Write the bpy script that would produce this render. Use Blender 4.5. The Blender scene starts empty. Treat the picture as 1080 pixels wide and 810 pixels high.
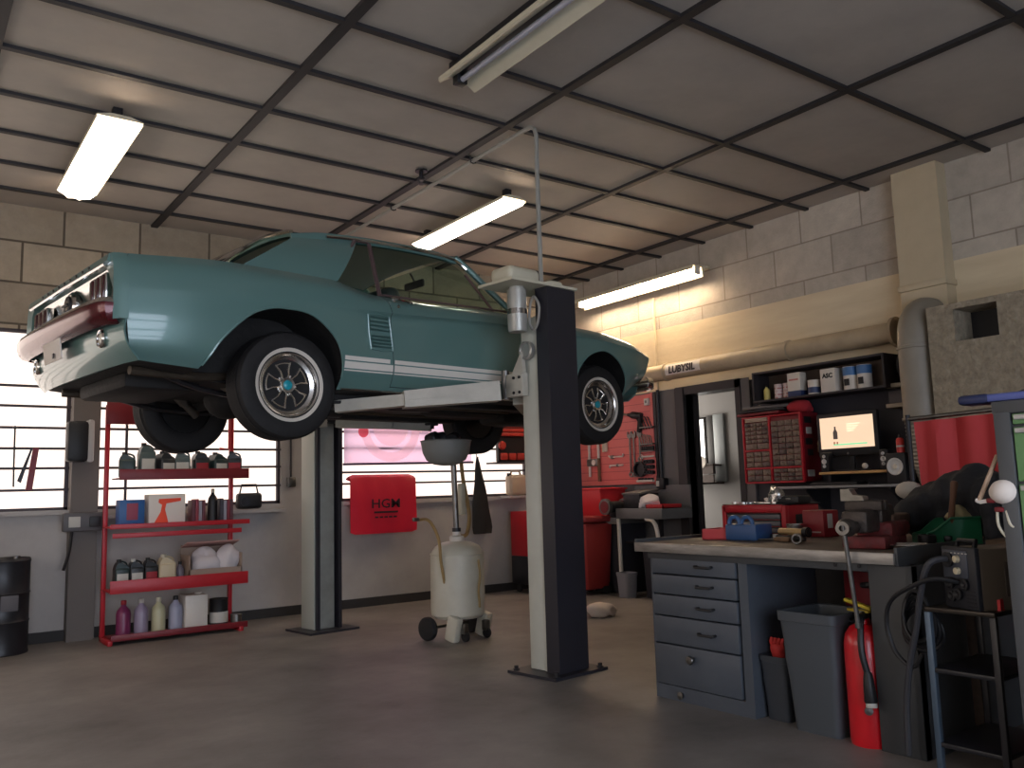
import bpy, bmesh, math, random
from mathutils import Vector as V, Matrix as Mx, Euler
from mathutils.bvhtree import BVHTree
random.seed(11)
R = math.radians
PI = math.pi
SC = bpy.context.scene
COL = SC.collection

# ------------------------------------------------------------------ materials
def lin(c):
    o = []
    for x in c:
        x = x / 255.0
        o.append(x / 12.92 if x <= .04045 else ((x + .055) / 1.055) ** 2.4)
    return (*o, 1)

def mat(name, rgb, rough=.5, metal=0, noise=None, bump=None, emit=None, coat=0, spec=.5, streak=None):
    """noise=(scale, amount, rgb2[, detail]); bump=(scale, strength, distance); emit=strength"""
    m = bpy.data.materials.new(name)
    m.use_nodes = True
    nt = m.node_tree
    b = nt.nodes['Principled BSDF']
    b.inputs['Base Color'].default_value = lin(rgb)
    b.inputs['Roughness'].default_value = rough
    b.inputs['Metallic'].default_value = metal
    b.inputs['Specular IOR Level'].default_value = spec
    b.inputs['Coat Weight'].default_value = coat
    b.inputs['Coat Roughness'].default_value = .06
    tc = nt.nodes.new('ShaderNodeTexCoord')
    if noise:
        n = nt.nodes.new('ShaderNodeTexNoise')
        n.inputs['Scale'].default_value = noise[0]
        n.inputs['Detail'].default_value = noise[3] if len(noise) > 3 else 5
        n.inputs['Roughness'].default_value = .62
        nt.links.new(tc.outputs['Object'], n.inputs['Vector'])
        if streak:
            mp = nt.nodes.new('ShaderNodeMapping')
            mp.inputs['Scale'].default_value = streak
            nt.links.new(tc.outputs['Object'], mp.inputs['Vector'])
            nt.links.new(mp.outputs['Vector'], n.inputs['Vector'])
        cr = nt.nodes.new('ShaderNodeValToRGB')
        cr.color_ramp.elements[0].position = .5 - .18
        cr.color_ramp.elements[1].position = .5 + .2
        mixc = nt.nodes.new('ShaderNodeMix'); mixc.data_type = 'RGBA'
        a = noise[1]
        mul = nt.nodes.new('ShaderNodeMath'); mul.operation = 'MULTIPLY'
        mul.inputs[1].default_value = a
        nt.links.new(n.outputs['Fac'], cr.inputs['Fac'])
        nt.links.new(cr.outputs['Color'], mul.inputs[0])
        nt.links.new(mul.outputs[0], mixc.inputs['Factor'])
        mixc.inputs['A'].default_value = lin(rgb)
        mixc.inputs['B'].default_value = lin(noise[2])
        nt.links.new(mixc.outputs['Result'], b.inputs['Base Color'])
    if bump:
        n2 = nt.nodes.new('ShaderNodeTexNoise')
        n2.inputs['Scale'].default_value = bump[0]
        n2.inputs['Detail'].default_value = 6
        nt.links.new(tc.outputs['Object'], n2.inputs['Vector'])
        bp = nt.nodes.new('ShaderNodeBump')
        bp.inputs['Strength'].default_value = bump[1]
        bp.inputs['Distance'].default_value = bump[2] if len(bump) > 2 else .01
        nt.links.new(n2.outputs['Fac'], bp.inputs['Height'])
        nt.links.new(bp.outputs['Normal'], b.inputs['Normal'])
    if emit:
        b.inputs['Emission Color'].default_value = lin(rgb)
        b.inputs['Emission Strength'].default_value = emit
    return m

def glass(name, rgb=(200, 215, 212), rough=.02):
    m = bpy.data.materials.new(name); m.use_nodes = True
    nt = m.node_tree; nt.nodes.clear()
    out = nt.nodes.new('ShaderNodeOutputMaterial')
    tr = nt.nodes.new('ShaderNodeBsdfTransparent'); tr.inputs['Color'].default_value = lin(rgb)
    gl = nt.nodes.new('ShaderNodeBsdfGlossy'); gl.inputs['Roughness'].default_value = rough
    fr = nt.nodes.new('ShaderNodeFresnel'); fr.inputs['IOR'].default_value = 1.5
    mx = nt.nodes.new('ShaderNodeMixShader')
    nt.links.new(fr.outputs[0], mx.inputs[0]); nt.links.new(tr.outputs[0], mx.inputs[1])
    nt.links.new(gl.outputs[0], mx.inputs[2]); nt.links.new(mx.outputs[0], out.inputs[0])
    return m

def block_mat(name, c1, c2, mortar, w, h, rough=.9, axis='XZ', msize=.012, off=(0, 0), bstr=.6):
    """masonry laid out in metres on a wall plane (object coordinates = world coordinates)"""
    m = bpy.data.materials.new(name); m.use_nodes = True
    nt = m.node_tree; b = nt.nodes['Principled BSDF']
    b.inputs['Roughness'].default_value = rough
    b.inputs['Specular IOR Level'].default_value = .2
    tc = nt.nodes.new('ShaderNodeTexCoord')
    sp = nt.nodes.new('ShaderNodeSeparateXYZ'); cb = nt.nodes.new('ShaderNodeCombineXYZ')
    nt.links.new(tc.outputs['Object'], sp.inputs[0])
    nt.links.new(sp.outputs[axis[0]], cb.inputs['X']); nt.links.new(sp.outputs[axis[1]], cb.inputs['Y'])
    mp = nt.nodes.new('ShaderNodeMapping'); mp.inputs['Location'].default_value = (off[0], off[1], 0)
    nt.links.new(cb.outputs[0], mp.inputs['Vector'])
    br = nt.nodes.new('ShaderNodeTexBrick')
    br.inputs['Color1'].default_value = lin(c1); br.inputs['Color2'].default_value = lin(c2)
    br.inputs['Mortar'].default_value = lin(mortar)
    br.inputs['Scale'].default_value = 1
    br.inputs['Mortar Size'].default_value = msize
    br.inputs['Mortar Smooth'].default_value = .3
    br.inputs['Brick Width'].default_value = w; br.inputs['Row Height'].default_value = h
    nt.links.new(mp.outputs[0], br.inputs['Vector'])
    n = nt.nodes.new('ShaderNodeTexNoise'); n.inputs['Scale'].default_value = 6; n.inputs['Detail'].default_value = 8
    n.inputs['Roughness'].default_value = .7
    nt.links.new(tc.outputs['Object'], n.inputs['Vector'])
    mr = nt.nodes.new('ShaderNodeMapRange')
    mr.inputs['To Min'].default_value = .62; mr.inputs['To Max'].default_value = 1.25
    nt.links.new(n.outputs['Fac'], mr.inputs['Value'])
    mx = nt.nodes.new('ShaderNodeMix'); mx.data_type = 'RGBA'; mx.blend_type = 'MULTIPLY'
    mx.inputs['Factor'].default_value = 1
    nt.links.new(br.outputs['Color'], mx.inputs['A']); nt.links.new(mr.outputs[0], mx.inputs['B'])
    nt.links.new(mx.outputs['Result'], b.inputs['Base Color'])
    n2 = nt.nodes.new('ShaderNodeTexNoise'); n2.inputs['Scale'].default_value = 45; n2.inputs['Detail'].default_value = 4
    nt.links.new(tc.outputs['Object'], n2.inputs['Vector'])
    ad = nt.nodes.new('ShaderNodeMath'); ad.operation = 'SUBTRACT'
    nt.links.new(n2.outputs['Fac'], ad.inputs[0]); nt.links.new(br.outputs['Fac'], ad.inputs[1])
    bp = nt.nodes.new('ShaderNodeBump'); bp.inputs['Strength'].default_value = bstr; bp.inputs['Distance'].default_value = .012
    nt.links.new(ad.outputs[0], bp.inputs['Height']); nt.links.new(bp.outputs['Normal'], b.inputs['Normal'])
    return m

# ------------------------------------------------------------------ mesh builder
class MB:
    def __init__(s, mx=None):
        s.v = []; s.f = []; s.mi = []; s.mx = mx or Mx()
    def raw(s, vs, fs, mi=0, m=None):
        o = len(s.v); t = s.mx @ m if m else s.mx
        flip = t.to_3x3().determinant() < 0
        for p in vs: s.v.append(t @ V(p))
        for f in fs:
            g = [o + i for i in f]
            s.f.append(g[::-1] if flip else g); s.mi.append(mi)
        return s
    def bmx(s, bm, mi=0, m=None):
        bm.verts.ensure_lookup_table()
        for i, q in enumerate(bm.verts): q.index = i
        s.raw([q.co.copy() for q in bm.verts], [[q.index for q in f.verts] for f in bm.faces], mi, m)
        bm.free(); return s
    def box(s, c, d, bev=0, rot=(0, 0, 0), mi=0, seg=2, m=None, taper=None):
        bm = bmesh.new(); bmesh.ops.create_cube(bm, size=1)
        for q in bm.verts:
            if taper and q.co.z < 0: q.co.x *= taper[0]; q.co.y *= taper[1]
            q.co = V((q.co.x * d[0], q.co.y * d[1], q.co.z * d[2]))
        if bev: bmesh.ops.bevel(bm, geom=bm.edges[:], offset=min(bev, min(d) * .45), segments=seg, profile=.5, affect='EDGES')
        t = Mx.Translation(c) @ Euler(rot).to_matrix().to_4x4()
        return s.bmx(bm, mi, (m @ t) if m else t)
    def bb(s, a, b, bev=0, mi=0, m=None):
        return s.box([(a[i] + b[i]) / 2 for i in range(3)], [abs(b[i] - a[i]) for i in range(3)], bev, (0, 0, 0), mi, 2, m)
    def lathe(s, prof, p=(0, 0, 0), ax=(0, 0, 1), n=20, mi=0, sx=1, sy=1, close=False, caps=True):
        ax = V(ax).normalized(); q = V((0, 0, 1)).rotation_difference(ax).to_matrix().to_4x4()
        t = Mx.Translation(p) @ q
        vs = []; fs = []; k = len(prof)
        for r, h in prof:
            for i in range(n):
                a = 2 * PI * i / n
                vs.append((r * math.cos(a) * sx, r * math.sin(a) * sy, h))
        L = k if close else k - 1
        for j in range(L):
            for i in range(n):
                j2 = (j + 1) % k
                fs.append((j * n + i, j * n + (i + 1) % n, j2 * n + (i + 1) % n, j2 * n + i))
        if not close and caps:
            if prof[0][0] > 1e-5: fs.append(tuple(range(n))[::-1])
            if prof[-1][0] > 1e-5: fs.append(tuple((k - 1) * n + i for i in range(n)))
        return s.raw(vs, fs, mi, t)
    def cyl(s, a, b, r, r2=None, n=14, mi=0):
        a = V(a); b = V(b)
        return s.lathe([(r, 0), (r if r2 is None else r2, (b - a).length)], a, b - a, n, mi)
    def tube(s, path, r, n=8, mi=0, closed=False, sub=0, flat=None):
        P = [V(p) for p in path]
        if sub:
            Q = []; k = len(P)
            rng = range(k if closed else k - 1)
            for i in rng:
                p0 = P[i - 1] if (i > 0 or closed) else P[i]; p1 = P[i]; p2 = P[(i + 1) % k]
                p3 = P[(i + 2) % k] if (i + 2 < k or closed) else p2
                for j in range(sub):
                    t = j / sub
                    Q.append(.5 * ((2 * p1) + (p2 - p0) * t + (2 * p0 - 5 * p1 + 4 * p2 - p3) * t * t + (3 * p1 - p0 - 3 * p2 + p3) * t ** 3))
            if not closed: Q.append(P[-1])
            P = Q
        k = len(P); vs = []; fs = []
        nrm = None
        for i in range(k):
            if closed: tg = P[(i + 1) % k] - P[i - 1]
            else: tg = P[min(i + 1, k - 1)] - P[max(i - 1, 0)]
            if tg.length < 1e-9: tg = V((0, 0, 1))
            tg.normalize()
            if nrm is None:
                nrm = tg.cross(V((0, 0, 1)))
                if nrm.length < .05: nrm = tg.cross(V((1, 0, 0)))
            else: nrm = nrm - tg * nrm.dot(tg)
            nrm.normalize(); bn = tg.cross(nrm)
            rr = r[i * len(r) // k] if isinstance(r, (list, tuple)) else r
            for j in range(n):
                a = 2 * PI * j / n
                fx, fy = flat or (1, 1)
                vs.append(P[i] + nrm * math.cos(a) * rr * fx + bn * math.sin(a) * rr * fy)
        for i in range(k if closed else k - 1):
            i2 = (i + 1) % k
            for j in range(n):
                fs.append((i * n + j, i * n + (j + 1) % n, i2 * n + (j + 1) % n, i2 * n + j))
        if not closed:
            fs.append(tuple(range(n))[::-1]); fs.append(tuple((k - 1) * n + j for j in range(n)))
        return s.raw(vs, fs, mi)
    def prism(s, poly, o=(0, 0, 0), ax=(1, 0, 0), ay=(0, 0, 1), d=(0, 1, 0), mi=0, m=None):
        """polygon in the (ax, ay) plane at o, extruded along d"""
        o = V(o); ax = V(ax); ay = V(ay); d = V(d); n = len(poly)
        if abs(d.normalized().z) > .9 and abs(ay.z) > .9: ay = V((0, 1, 0))
        a = [o + ax * x + ay * y for x, y in poly]
        vs = a + [p + d for p in a]
        sg = sum(poly[i][0] * poly[(i + 1) % n][1] - poly[(i + 1) % n][0] * poly[i][1] for i in range(n))
        up = (ax.cross(ay)).dot(d) * sg
        fs = [tuple(range(n))[::-1], tuple(range(n, 2 * n))] + [(i, (i + 1) % n, n + (i + 1) % n, n + i) for i in range(n)]
        if up < 0: fs = [f[::-1] for f in fs]
        return s.raw(vs, fs, mi, m)
    def ball(s, c, r, n=14, mi=0, m=None):
        if not isinstance(r, (list, tuple)): r = (r, r, r)
        k = max(4, n // 2); vs = []; fs = []
        for i in range(1, k):
            for j in range(n):
                a = PI * i / k; b = 2 * PI * j / n
                vs.append((c[0] + r[0] * math.sin(a) * math.cos(b), c[1] + r[1] * math.sin(a) * math.sin(b), c[2] + r[2] * math.cos(a)))
        t = len(vs); vs += [(c[0], c[1], c[2] + r[2]), (c[0], c[1], c[2] - r[2])]
        for i in range(k - 2):
            for j in range(n):
                fs.append((i * n + j, (i + 1) * n + j, (i + 1) * n + (j + 1) % n, i * n + (j + 1) % n))
        for j in range(n):
            fs.append((t, j, (j + 1) % n)); fs.append((t + 1, (k - 2) * n + (j + 1) % n, (k - 2) * n + j))
        return s.raw(vs, fs, mi, m)
    def grid(s, P, th=None, mi=0, close_u=False):
        """surface through a grid of points, optionally thickened along z of the normals"""
        a = len(P); b = len(P[0]); vs = [V(p) for row in P for p in row]
        fs = [(i * b + j, (i + 1) * b + j, (i + 1) * b + j + 1, i * b + j + 1) for i in range(a - 1) for j in range(b - 1)]
        if th:
            nr = [V() for _ in vs]
            for f in fs:
                n = (vs[f[1]] - vs[f[0]]).cross(vs[f[3]] - vs[f[0]])
                for i in f: nr[i] += n
            N = len(vs)
            vs += [vs[i] - nr[i].normalized() * th for i in range(N)]
            fs2 = [tuple(N + i for i in f)[::-1] for f in fs]
            rim = [(i, 0) for i in range(a)] + [(a - 1, j) for j in range(1, b)] + [(i, b - 1) for i in range(a - 2, -1, -1)] + [(0, j) for j in range(b - 2, 0, -1)]
            id_ = [i * b + j for i, j in rim]; L = len(id_)
            fs = fs + fs2 + [(id_[(k + 1) % L], id_[k], N + id_[k], N + id_[(k + 1) % L]) for k in range(L)]
        return s.raw(vs, fs, mi)
    def mesh(s, name, mats, angle=35):
        me = bpy.data.meshes.new(name)
        me.from_pydata([tuple(p) for p in s.v], [], s.f)
        if not isinstance(mats, (list, tuple)): mats = [mats]
        for m in mats: me.materials.append(m)
        for i, p in enumerate(me.polygons):
            p.material_index = s.mi[i]; p.use_smooth = True
        me.update()
        me.set_sharp_from_angle(angle=R(angle))
        return me
    def build(s, name, mats, parent=None, loc=None, rot=None, angle=35, label=None, kind=None):
        o = bpy.data.objects.new(name, s.mesh(name, mats, angle)); COL.objects.link(o)
        if parent: o.parent = parent
        if loc: o.location = loc
        if rot: o.rotation_euler = rot
        if label: o['label'] = label
        if kind: o['kind'] = kind
        return o

def tag(o, label, cat, group=None, kind=None):
    o['label'] = label; o['category'] = cat
    if group: o['group'] = group
    if kind: o['kind'] = kind
    return o
def thing(name, label, cat, loc=(0, 0, 0), rz=0, group=None, rot=None):
    o = bpy.data.objects.new(name, None); COL.objects.link(o)
    o.empty_display_size = .1
    o.location = loc; o.rotation_euler = rot or (0, 0, rz)
    return tag(o, label, cat, group)
def struct(mb, name, m, **k):
    return mb.build(name, m, kind='structure', **k)
def wmx(T):
    """builder matrix: lets a part be written in world coordinates under its thing"""
    return (Mx.Translation(T.location) @ T.rotation_euler.to_matrix().to_4x4()).inverted()
def dup(root, label=None, loc=None, rz=None, group=None):
    r = root.copy(); COL.objects.link(r)
    if loc is not None: r.location = loc
    if rz is not None: r.rotation_euler = (0, 0, rz)
    if label: r['label'] = label
    if group: r['group'] = group
    for ch in list(root.children):
        c = ch.copy(); COL.objects.link(c); c.parent = r
        for g in list(ch.children):
            d = g.copy(); COL.objects.link(d); d.parent = c
    return r
def text_mesh(name, txt, size, m, depth=.001, bold=0, parent=None, mx=None, align='CENTER', label=None, xs=1):
    cu = bpy.data.curves.new(name, 'FONT'); cu.body = txt; cu.size = size; cu.extrude = depth; cu.offset = bold
    cu.align_x = align; cu.align_y = 'CENTER'; cu.resolution_u = 2
    t = bpy.data.objects.new(name + '_src', cu); COL.objects.link(t)
    dg = bpy.context.evaluated_depsgraph_get()
    me = bpy.data.meshes.new_from_object(t.evaluated_get(dg))
    bpy.data.objects.remove(t); bpy.data.curves.remove(cu)
    me.name = name
    me.transform((mx or Mx()) @ Mx.Diagonal((xs, 1, 1, 1)))
    me.materials.clear(); me.materials.append(m)
    o = bpy.data.objects.new(name, me); COL.objects.link(o)
    if parent: o.parent = parent
    if label: o['label'] = label
    return o
def frame(o, ax, ay):
    ax = V(ax).normalized(); ay = V(ay).normalized(); az = ax.cross(ay)
    return Mx(((ax.x, ay.x, az.x, o[0]), (ax.y, ay.y, az.y, o[1]), (ax.z, ay.z, az.z, o[2]), (0, 0, 0, 1)))

# ------------------------------------------------------------------ shared materials
teal = mat('teal_paint', (98, 132, 128), .30, .18, noise=(3, .1, (92, 127, 124)), coat=.7)
teal_in = mat('teal_inner_paint', (70, 110, 112), .45)
chrome = mat('chrome', (215, 213, 210), .12, 1)
steel = mat('dull_steel', (130, 128, 125), .38, 1, noise=(30, .5, (90, 85, 80)))
dsteel = mat('dark_steel', (52, 52, 56), .45, .6, noise=(12, .4, (35, 33, 34)))
blackp = mat('black_plastic', (22, 22, 25), .5)
black_paint = mat('black_paint', (33, 33, 38), .4, noise=(4, .3, (24, 24, 28)))
rubber = mat('tyre_rubber', (21, 20, 21), .75, noise=(25, .5, (33, 31, 31)), bump=(60, .4, .004))
under = mat('underbody_black', (15, 14, 14), .75, noise=(14, .6, (28, 25, 23)), bump=(25, .5))
white_paint = mat('white_paint', (214, 208, 198), .45, noise=(8, .25, (190, 182, 170)))
cream = mat('cream_paint', (205, 198, 175), .45, noise=(10, .3, (180, 170, 145)))
red = mat('red_paint', (178, 26, 38), .4, noise=(9, .3, (150, 22, 32)))
dred = mat('dark_red_paint', (120, 18, 28), .45, noise=(9, .4, (90, 16, 24)))
cloth_white = mat('white_cloth', (205, 198, 200), .9, bump=(20, .4))
paper = mat('paper_white', (222, 214, 205), .8)
blue = mat('blue_plastic', (42, 92, 150), .45)
grey_paint = mat('blue_grey_paint', (84, 90, 98), .5, noise=(5, .45, (68, 72, 80)), bump=(30, .1))
wood = mat('worn_wood', (120, 92, 66), .7, noise=(6, .7, (80, 58, 42)), streak=(1, 12, 12))
# ================================================================== the room
CEIL = 3.752; XR = 7.02; YB = 8.36; XL = -3.6; YF = -3.4
m_floor = mat('concrete_floor', (142, 136, 131), .5, noise=(1.1, .9, (88, 84, 82), 9), bump=(18, .18, .01), spec=.45)
m_ceil = mat('ceiling_tile', (174, 166, 156), .7, noise=(2.2, .5, (148, 141, 134), 4))
m_grid = mat('ceiling_grid_metal', (34, 32, 35), .6)
m_block = block_mat('grey_blockwork', (168, 156, 138), (144, 133, 118), (92, 84, 74), .64, .366, axis='XZ', off=(.1, -.146), msize=.011)
m_blockr = block_mat('painted_blockwork', (200, 190, 174), (182, 172, 158), (156, 144, 130), .64, .366, axis='YZ', off=(.3, -.146), msize=.008, bstr=.4)
m_beam = mat('cast_concrete_beam', (220, 204, 172), .85, noise=(3, .5, (192, 172, 138), 8), bump=(14, .35, .01), streak=(1, .35, 3))
m_wallpaint = mat('grey_wall_paint', (176, 171, 167), .7, noise=(1.6, .6, (142, 138, 135), 7), bump=(12, .12))
m_darkwall = mat('dark_wall_paint', (48, 48, 55), .6, noise=(3, .4, (38, 37, 42)))
m_midwall = mat('mid_grey_paint', (100, 98, 98), .6, noise=(3, .4, (84, 82, 82)))
m_frame = mat('dark_door_frame', (38, 35, 37), .5, noise=(5, .3, (28, 26, 28)))
m_office = mat('office_wall_paint', (150, 148, 148), .7)
m_rough = mat('rough_cast_concrete', (168, 156, 134), .95, noise=(16, .8, (122, 112, 96), 8), bump=(22, 1, .03))
m_column = mat('column_paint', (198, 182, 152), .75, noise=(4, .35, (170, 154, 126)))

struct(MB().bb((XL - .2, YF - .2, -.12), (10.2, YB + .3, 0)), 'floor', m_floor)
struct(MB().bb((XL - .2, YF - .2, CEIL + .012), (XR + .2, YB + .3, CEIL + .15)), 'ceiling', m_ceil)
g = MB()
for k in range(-3, 4):
    x = 3.508 + k * 1.565 - (.03 if k == 0 else 0)
    if XL < x < XR: g.bb((x - .03, YF, CEIL - .012), (x + .03, YB, CEIL + .02))
for y in [7.912, 7.296, 6.67, 6.021, 5.385, 4.732, 4.10, 3.047, 1.985, .94, -.1, -1.15, -2.2, -3.2]:
    g.bb((XL, y - .022, CEIL - .010), (XR, y + .022, CEIL + .018))
struct(g, 'trim_1', m_grid)

# back wall: block above, painted below, windows between piers
w = MB()
w.bb((XL, YB, 2.668), (XR + .2, YB + .2, CEIL + .1), mi=0)
w.bb((XL, YB, 0), (XR + .2, YB + .2, 1.10), mi=1)
for a, b in ((1.288, 1.502), (3.2, 3.85), (6.3, XR + .2)):
    w.bb((a, YB, 1.10), (b, YB + .2, 2.668), mi=1)
struct(w, 'wall_back', [m_block, m_wallpaint])
struct(MB().bb((1.288, YB - .13, .0), (1.502, YB, 2.668)), 'wall_back_pier', mat('pier_paint', (104, 98, 94), .7))
struct(MB().bb((XL, YB - .02, 0), (XR, YB, .09)), 'base_band_back', mat('dark_base_band', (42, 40, 40), .7))  # dark band along the foot of the back wall
struct(MB().bb((XL, YB - .06, 1.065), (1.288, YB, 1.105)).bb((1.502, YB - .17, 1.02), (3.2, YB, 1.05)).bb((3.85, YB - .05, 1.055), (6.3, YB, 1.10)), 'trim_2', m_wallpaint)

m_pane = mat('frosted_daylit_pane', (255, 238, 226), .5, emit=.28)
m_bar = mat('window_bar_metal', (62, 54, 60), .6)
def window(n, x0, x1, bars, verts=()):
    p = MB().bb((x0, YB + .06, 1.10), (x1, YB + .075, 2.668)).build('window_%d' % n, m_pane, kind='structure')
    f = MB()
    for z in bars: f.bb((x0, YB - .005, z - .011), (x1, YB + .012, z + .011))
    for x in verts: f.bb((x - .011, YB - .004, 1.10), (x + .011, YB + .012, 2.668))
    f.build('window_bars', m_bar, p)
    q = MB()
    for z in (1.115, 2.653): q.bb((x0, YB + .02, z - .015), (x1, YB + .06, z + .015))
    for x in (x0 + .015, x1 - .015): q.bb((x - .015, YB + .02, 1.10), (x + .015, YB + .06, 2.668))
    q.build('window_frame', m_bar, p)
BARS = [2.174, 2.0, 1.814, 1.636, 1.466, 1.281]
window(1, XL, 1.288, BARS)
window(2, 1.502, 3.2, BARS, (1.75,))
window(3, 3.85, 6.3, [2.174, 2.0, 1.83, 1.655, 1.40, 1.28])

# right wall
w = MB()
w.bb((XR, YF, 2.93), (XR + .2, YB, CEIL + .1), mi=0)
w.bb((XR, YF, 2.23), (XR + .2, YB, 2.93), mi=1)
w.bb((XR, YF, 0), (XR + .2, 5.68, 2.23), mi=2)
w.bb((XR, 5.68, 2.17), (XR + .2, 6.40, 2.23), mi=4)
w.bb((XR, 6.40, 0), (XR + .2, 6.88, 2.23), mi=3)
w.bb((XR, 6.88, 0), (XR + .2, YB, 2.23), mi=3)
struct(w, 'wall_right', [m_blockr, m_beam, m_darkwall, m_midwall, m_frame])
struct(MB().bb((XR - .03, 5.52, 0), (XR, 5.68, 2.22)), 'trim_3', m_midwall)
d = MB()
d.bb((XR - .05, 6.40, 0), (XR + .2, 6.52, 2.22)).bb((XR - .04, 5.63, 0), (XR + .2, 5.70, 2.22)).bb((XR - .04, 5.63, 2.14), (XR + .2, 6.52, 2.23))
d.bb((XR + .1, 6.38, 0), (XR + .16, 6.42, 2.14))
struct(d, 'door_1', m_frame)
struct(MB().bb((XR - .025, 4.05, 2.20), (XR, 5.52, 2.26)), 'trim_4', m_beam)
# column and the rough-cast block
struct(MB().bb((6.87, 3.40, 2.44), (XR, 3.79, CEIL + .01)).bb((6.84, 3.385, 2.72), (XR, 3.80, 2.77), .004), 'wall_right_column', m_column)
b = MB()
b.bb((6.5, .6, 0), (XR, 3.395, 2.18)); b.bb((6.5, .6, 2.18), (XR, 2.87, 2.475)); b.bb((6.5, 3.19, 2.18), (XR, 3.395, 2.475)); b.bb((6.5, 2.87, 2.43), (XR, 3.19, 2.475))
b.bb((6.78, 2.87, 2.18), (XR, 3.19, 2.43), mi=1)  # shade inside the hole put into the black of its back
struct(b, 'wall_right_block', [m_rough, blackp])
struct(MB().bb((6.97, 3.395, 0), (XR, 3.62, 2.33)), 'trim_5', mat('shaded_gap_strip', (36, 34, 37), .6))  # dark strip stands in for the shaded gap between duct and block

# the rest of the hall, behind and left of the camera
w = MB()
w.bb((XL - .2, YF, 0), (XL, YB, 1.0)).bb((XL - .2, YF, 2.7), (XL, YB, CEIL + .1)).bb((XL - .2, YF, 1.0), (XL, 0, 2.7)).bb((XL - .2, 6.4, 1.0), (XL, YB, 2.7))
struct(w, 'wall_left', m_wallpaint)
p = MB().bb((XL - .1, 0, 1.0), (XL - .085, 6.4, 2.7)).build('window_5', mat('left_daylit_pane', (255, 240, 228),  .5, emit=.5), kind='structure')
q = MB()
for i in range(6): q.bb((XL - .03, i * 1.27, 1.0), (XL, i * 1.27 + .05, 2.7))
for z in (1.0, 1.55, 2.1, 2.65): q.bb((XL - .03, 0, z), (XL, 6.4, z + .05))
q.build('window_frame', m_bar, p)
w = MB()
w.bb((XL, YF - .2, 0), (-2.2, YF, CEIL + .1)); w.bb((3.2, YF - .2, 0), (XR + .2, YF, CEIL + .1)); w.bb((-2.2, YF - .2, 3.1), (3.2, YF, CEIL + .1))
struct(w, 'wall_front', m_wallpaint)
m_door_pane = mat('garage_door_daylit_panel', (226, 236, 255), .5, emit=1.4)
p = MB()
for i in range(4):
    for j in range(4):
        p.bb((-2.1 + i * 1.32, YF - .12, .12 + j * .74), (-2.1 + i * 1.32 + 1.22, YF - .1, .12 + j * .74 + .64))
p = p.build('door_2', m_door_pane, kind='structure')
q = MB()
for i in range(5): q.bb((-2.2 + i * 1.32, YF - .15, 0), (-2.1 + i * 1.32, YF - .06, 3.1))
for j in range(5): q.bb((-2.2, YF - .14, j * .74), (3.2, YF - .07, j * .74 + .12))
q.build('door_frame', grey_paint, p)

# office behind the doorway
o = MB()
o.bb((8.6, 4.4, 0), (8.7, 8.8, 2.7)).bb((XR + .2, 8.56, 0), (8.6, 8.66, 2.7)).bb((XR + .2, 4.3, 0), (8.6, 4.4, 2.7)).bb((XR + .2, 4.3, 2.6), (8.7, 8.8, 2.7))
struct(o, 'wall_office', m_office)
struct(MB().bb((7.35, 8.535, .9), (8.45, 8.55, 2.3)), 'window_4', mat('office_daylit_pane', (255, 246, 234), .5, emit=1.6))

# ---- writing sticker + vent pipe on the right wall
m_pipe = mat('old_vent_pipe', (182, 164, 134), .5, 0, noise=(5, .5, (142, 126, 104)))
T = thing('ventilation_pipe', 'long horizontal cream vent pipe running along the right wall under the blockwork', 'pipe', (6.9, 6, 2.40))
MB(wmx(T)).cyl((6.9, 8.3, 2.405), (6.9, 3.86, 2.405), .09, n=22).build('pipe_run', m_pipe, T)
for y in (6.55, 4.95): MB(wmx(T)).lathe([(.093, -.02), (.1, -.015), (.1, .015), (.093, .02)], (6.9, y, 2.405), (0, 1, 0), 22).bb((6.9, y - .012, 2.395), (7.02, y + .012, 2.415)).build('pipe_clamp', m_pipe, T)
MB(wmx(T)).lathe([(.09, 0), (.13, .0), (.13, .03), (.09, .03)], (6.9, 3.86, 2.405), (0, 1, 0), 22).build('end_flange', m_pipe, T)
c, s_ = math.cos(R(152)), math.sin(R(152))
S = MB()
pts = []
for i in range(13):
    row = []
    for j in range(5):
        a = R(180 - 38 + 76 * j / 4 - 6); y = 6.49 - .49 * i / 12
        row.append((6.9 + .0925 * math.cos(a), y, 2.405 + .0925 * math.sin(a) if True else 0))
    pts.append(row)
S = MB(wmx(T)).grid([r[::-1] for r in pts], .002).build('sticker', paper, T, label='white sticker lettered LUBYSIL')
text_mesh('lettering', 'LUBYSIL', .105, mat('sticker_ink', (52, 40, 44), .6), .001, .004, T, wmx(T) @ frame((6.803, 6.245, 2.402), (0, -1, 0), (.1, 0, 1)), xs=1.0)

m_duct = mat('grey_duct', (144, 136, 122), .5, .0, noise=(6, .4, (116, 108, 96)))
T = thing('extraction_duct', 'thick grey extraction duct elbowing down beside the rough concrete block', 'duct', (6.62, 3.56, 1.3))
path = [(6.62, 3.56, 1.62), (6.62, 3.56, 2.25)]
P2 = [(6.62 + (.2 - .2 * math.cos(a)), 3.56, 2.25 + .24 * math.sin(a)) for a in [R(9 * i) for i in range(1, 11)]]
MB(wmx(T)).tube(path + P2 + [(6.866, 3.56, 2.49)], .14, 20).build('elbow_pipe', m_duct, T)
for z in (2.2, 1.63): MB(wmx(T)).lathe([(.14, -.015), (.15, -.01), (.15, .01), (.14, .015)], (6.62, 3.56, z), n=22).build('collar', m_duct, T)
fl = MB(wmx(T))
fp = [(6.62, 3.56, 1.64)]
for i in range(1, 41):
    t = i / 40; fp.append((6.62 + .16 * t * t, 3.56 - .02 * t * t, 1.64 - .55 * t))
fl.tube(fp, [.14 if i % 2 else .128 for i in range(41)], 18).build('flexible_hose', m_duct, T)

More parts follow.
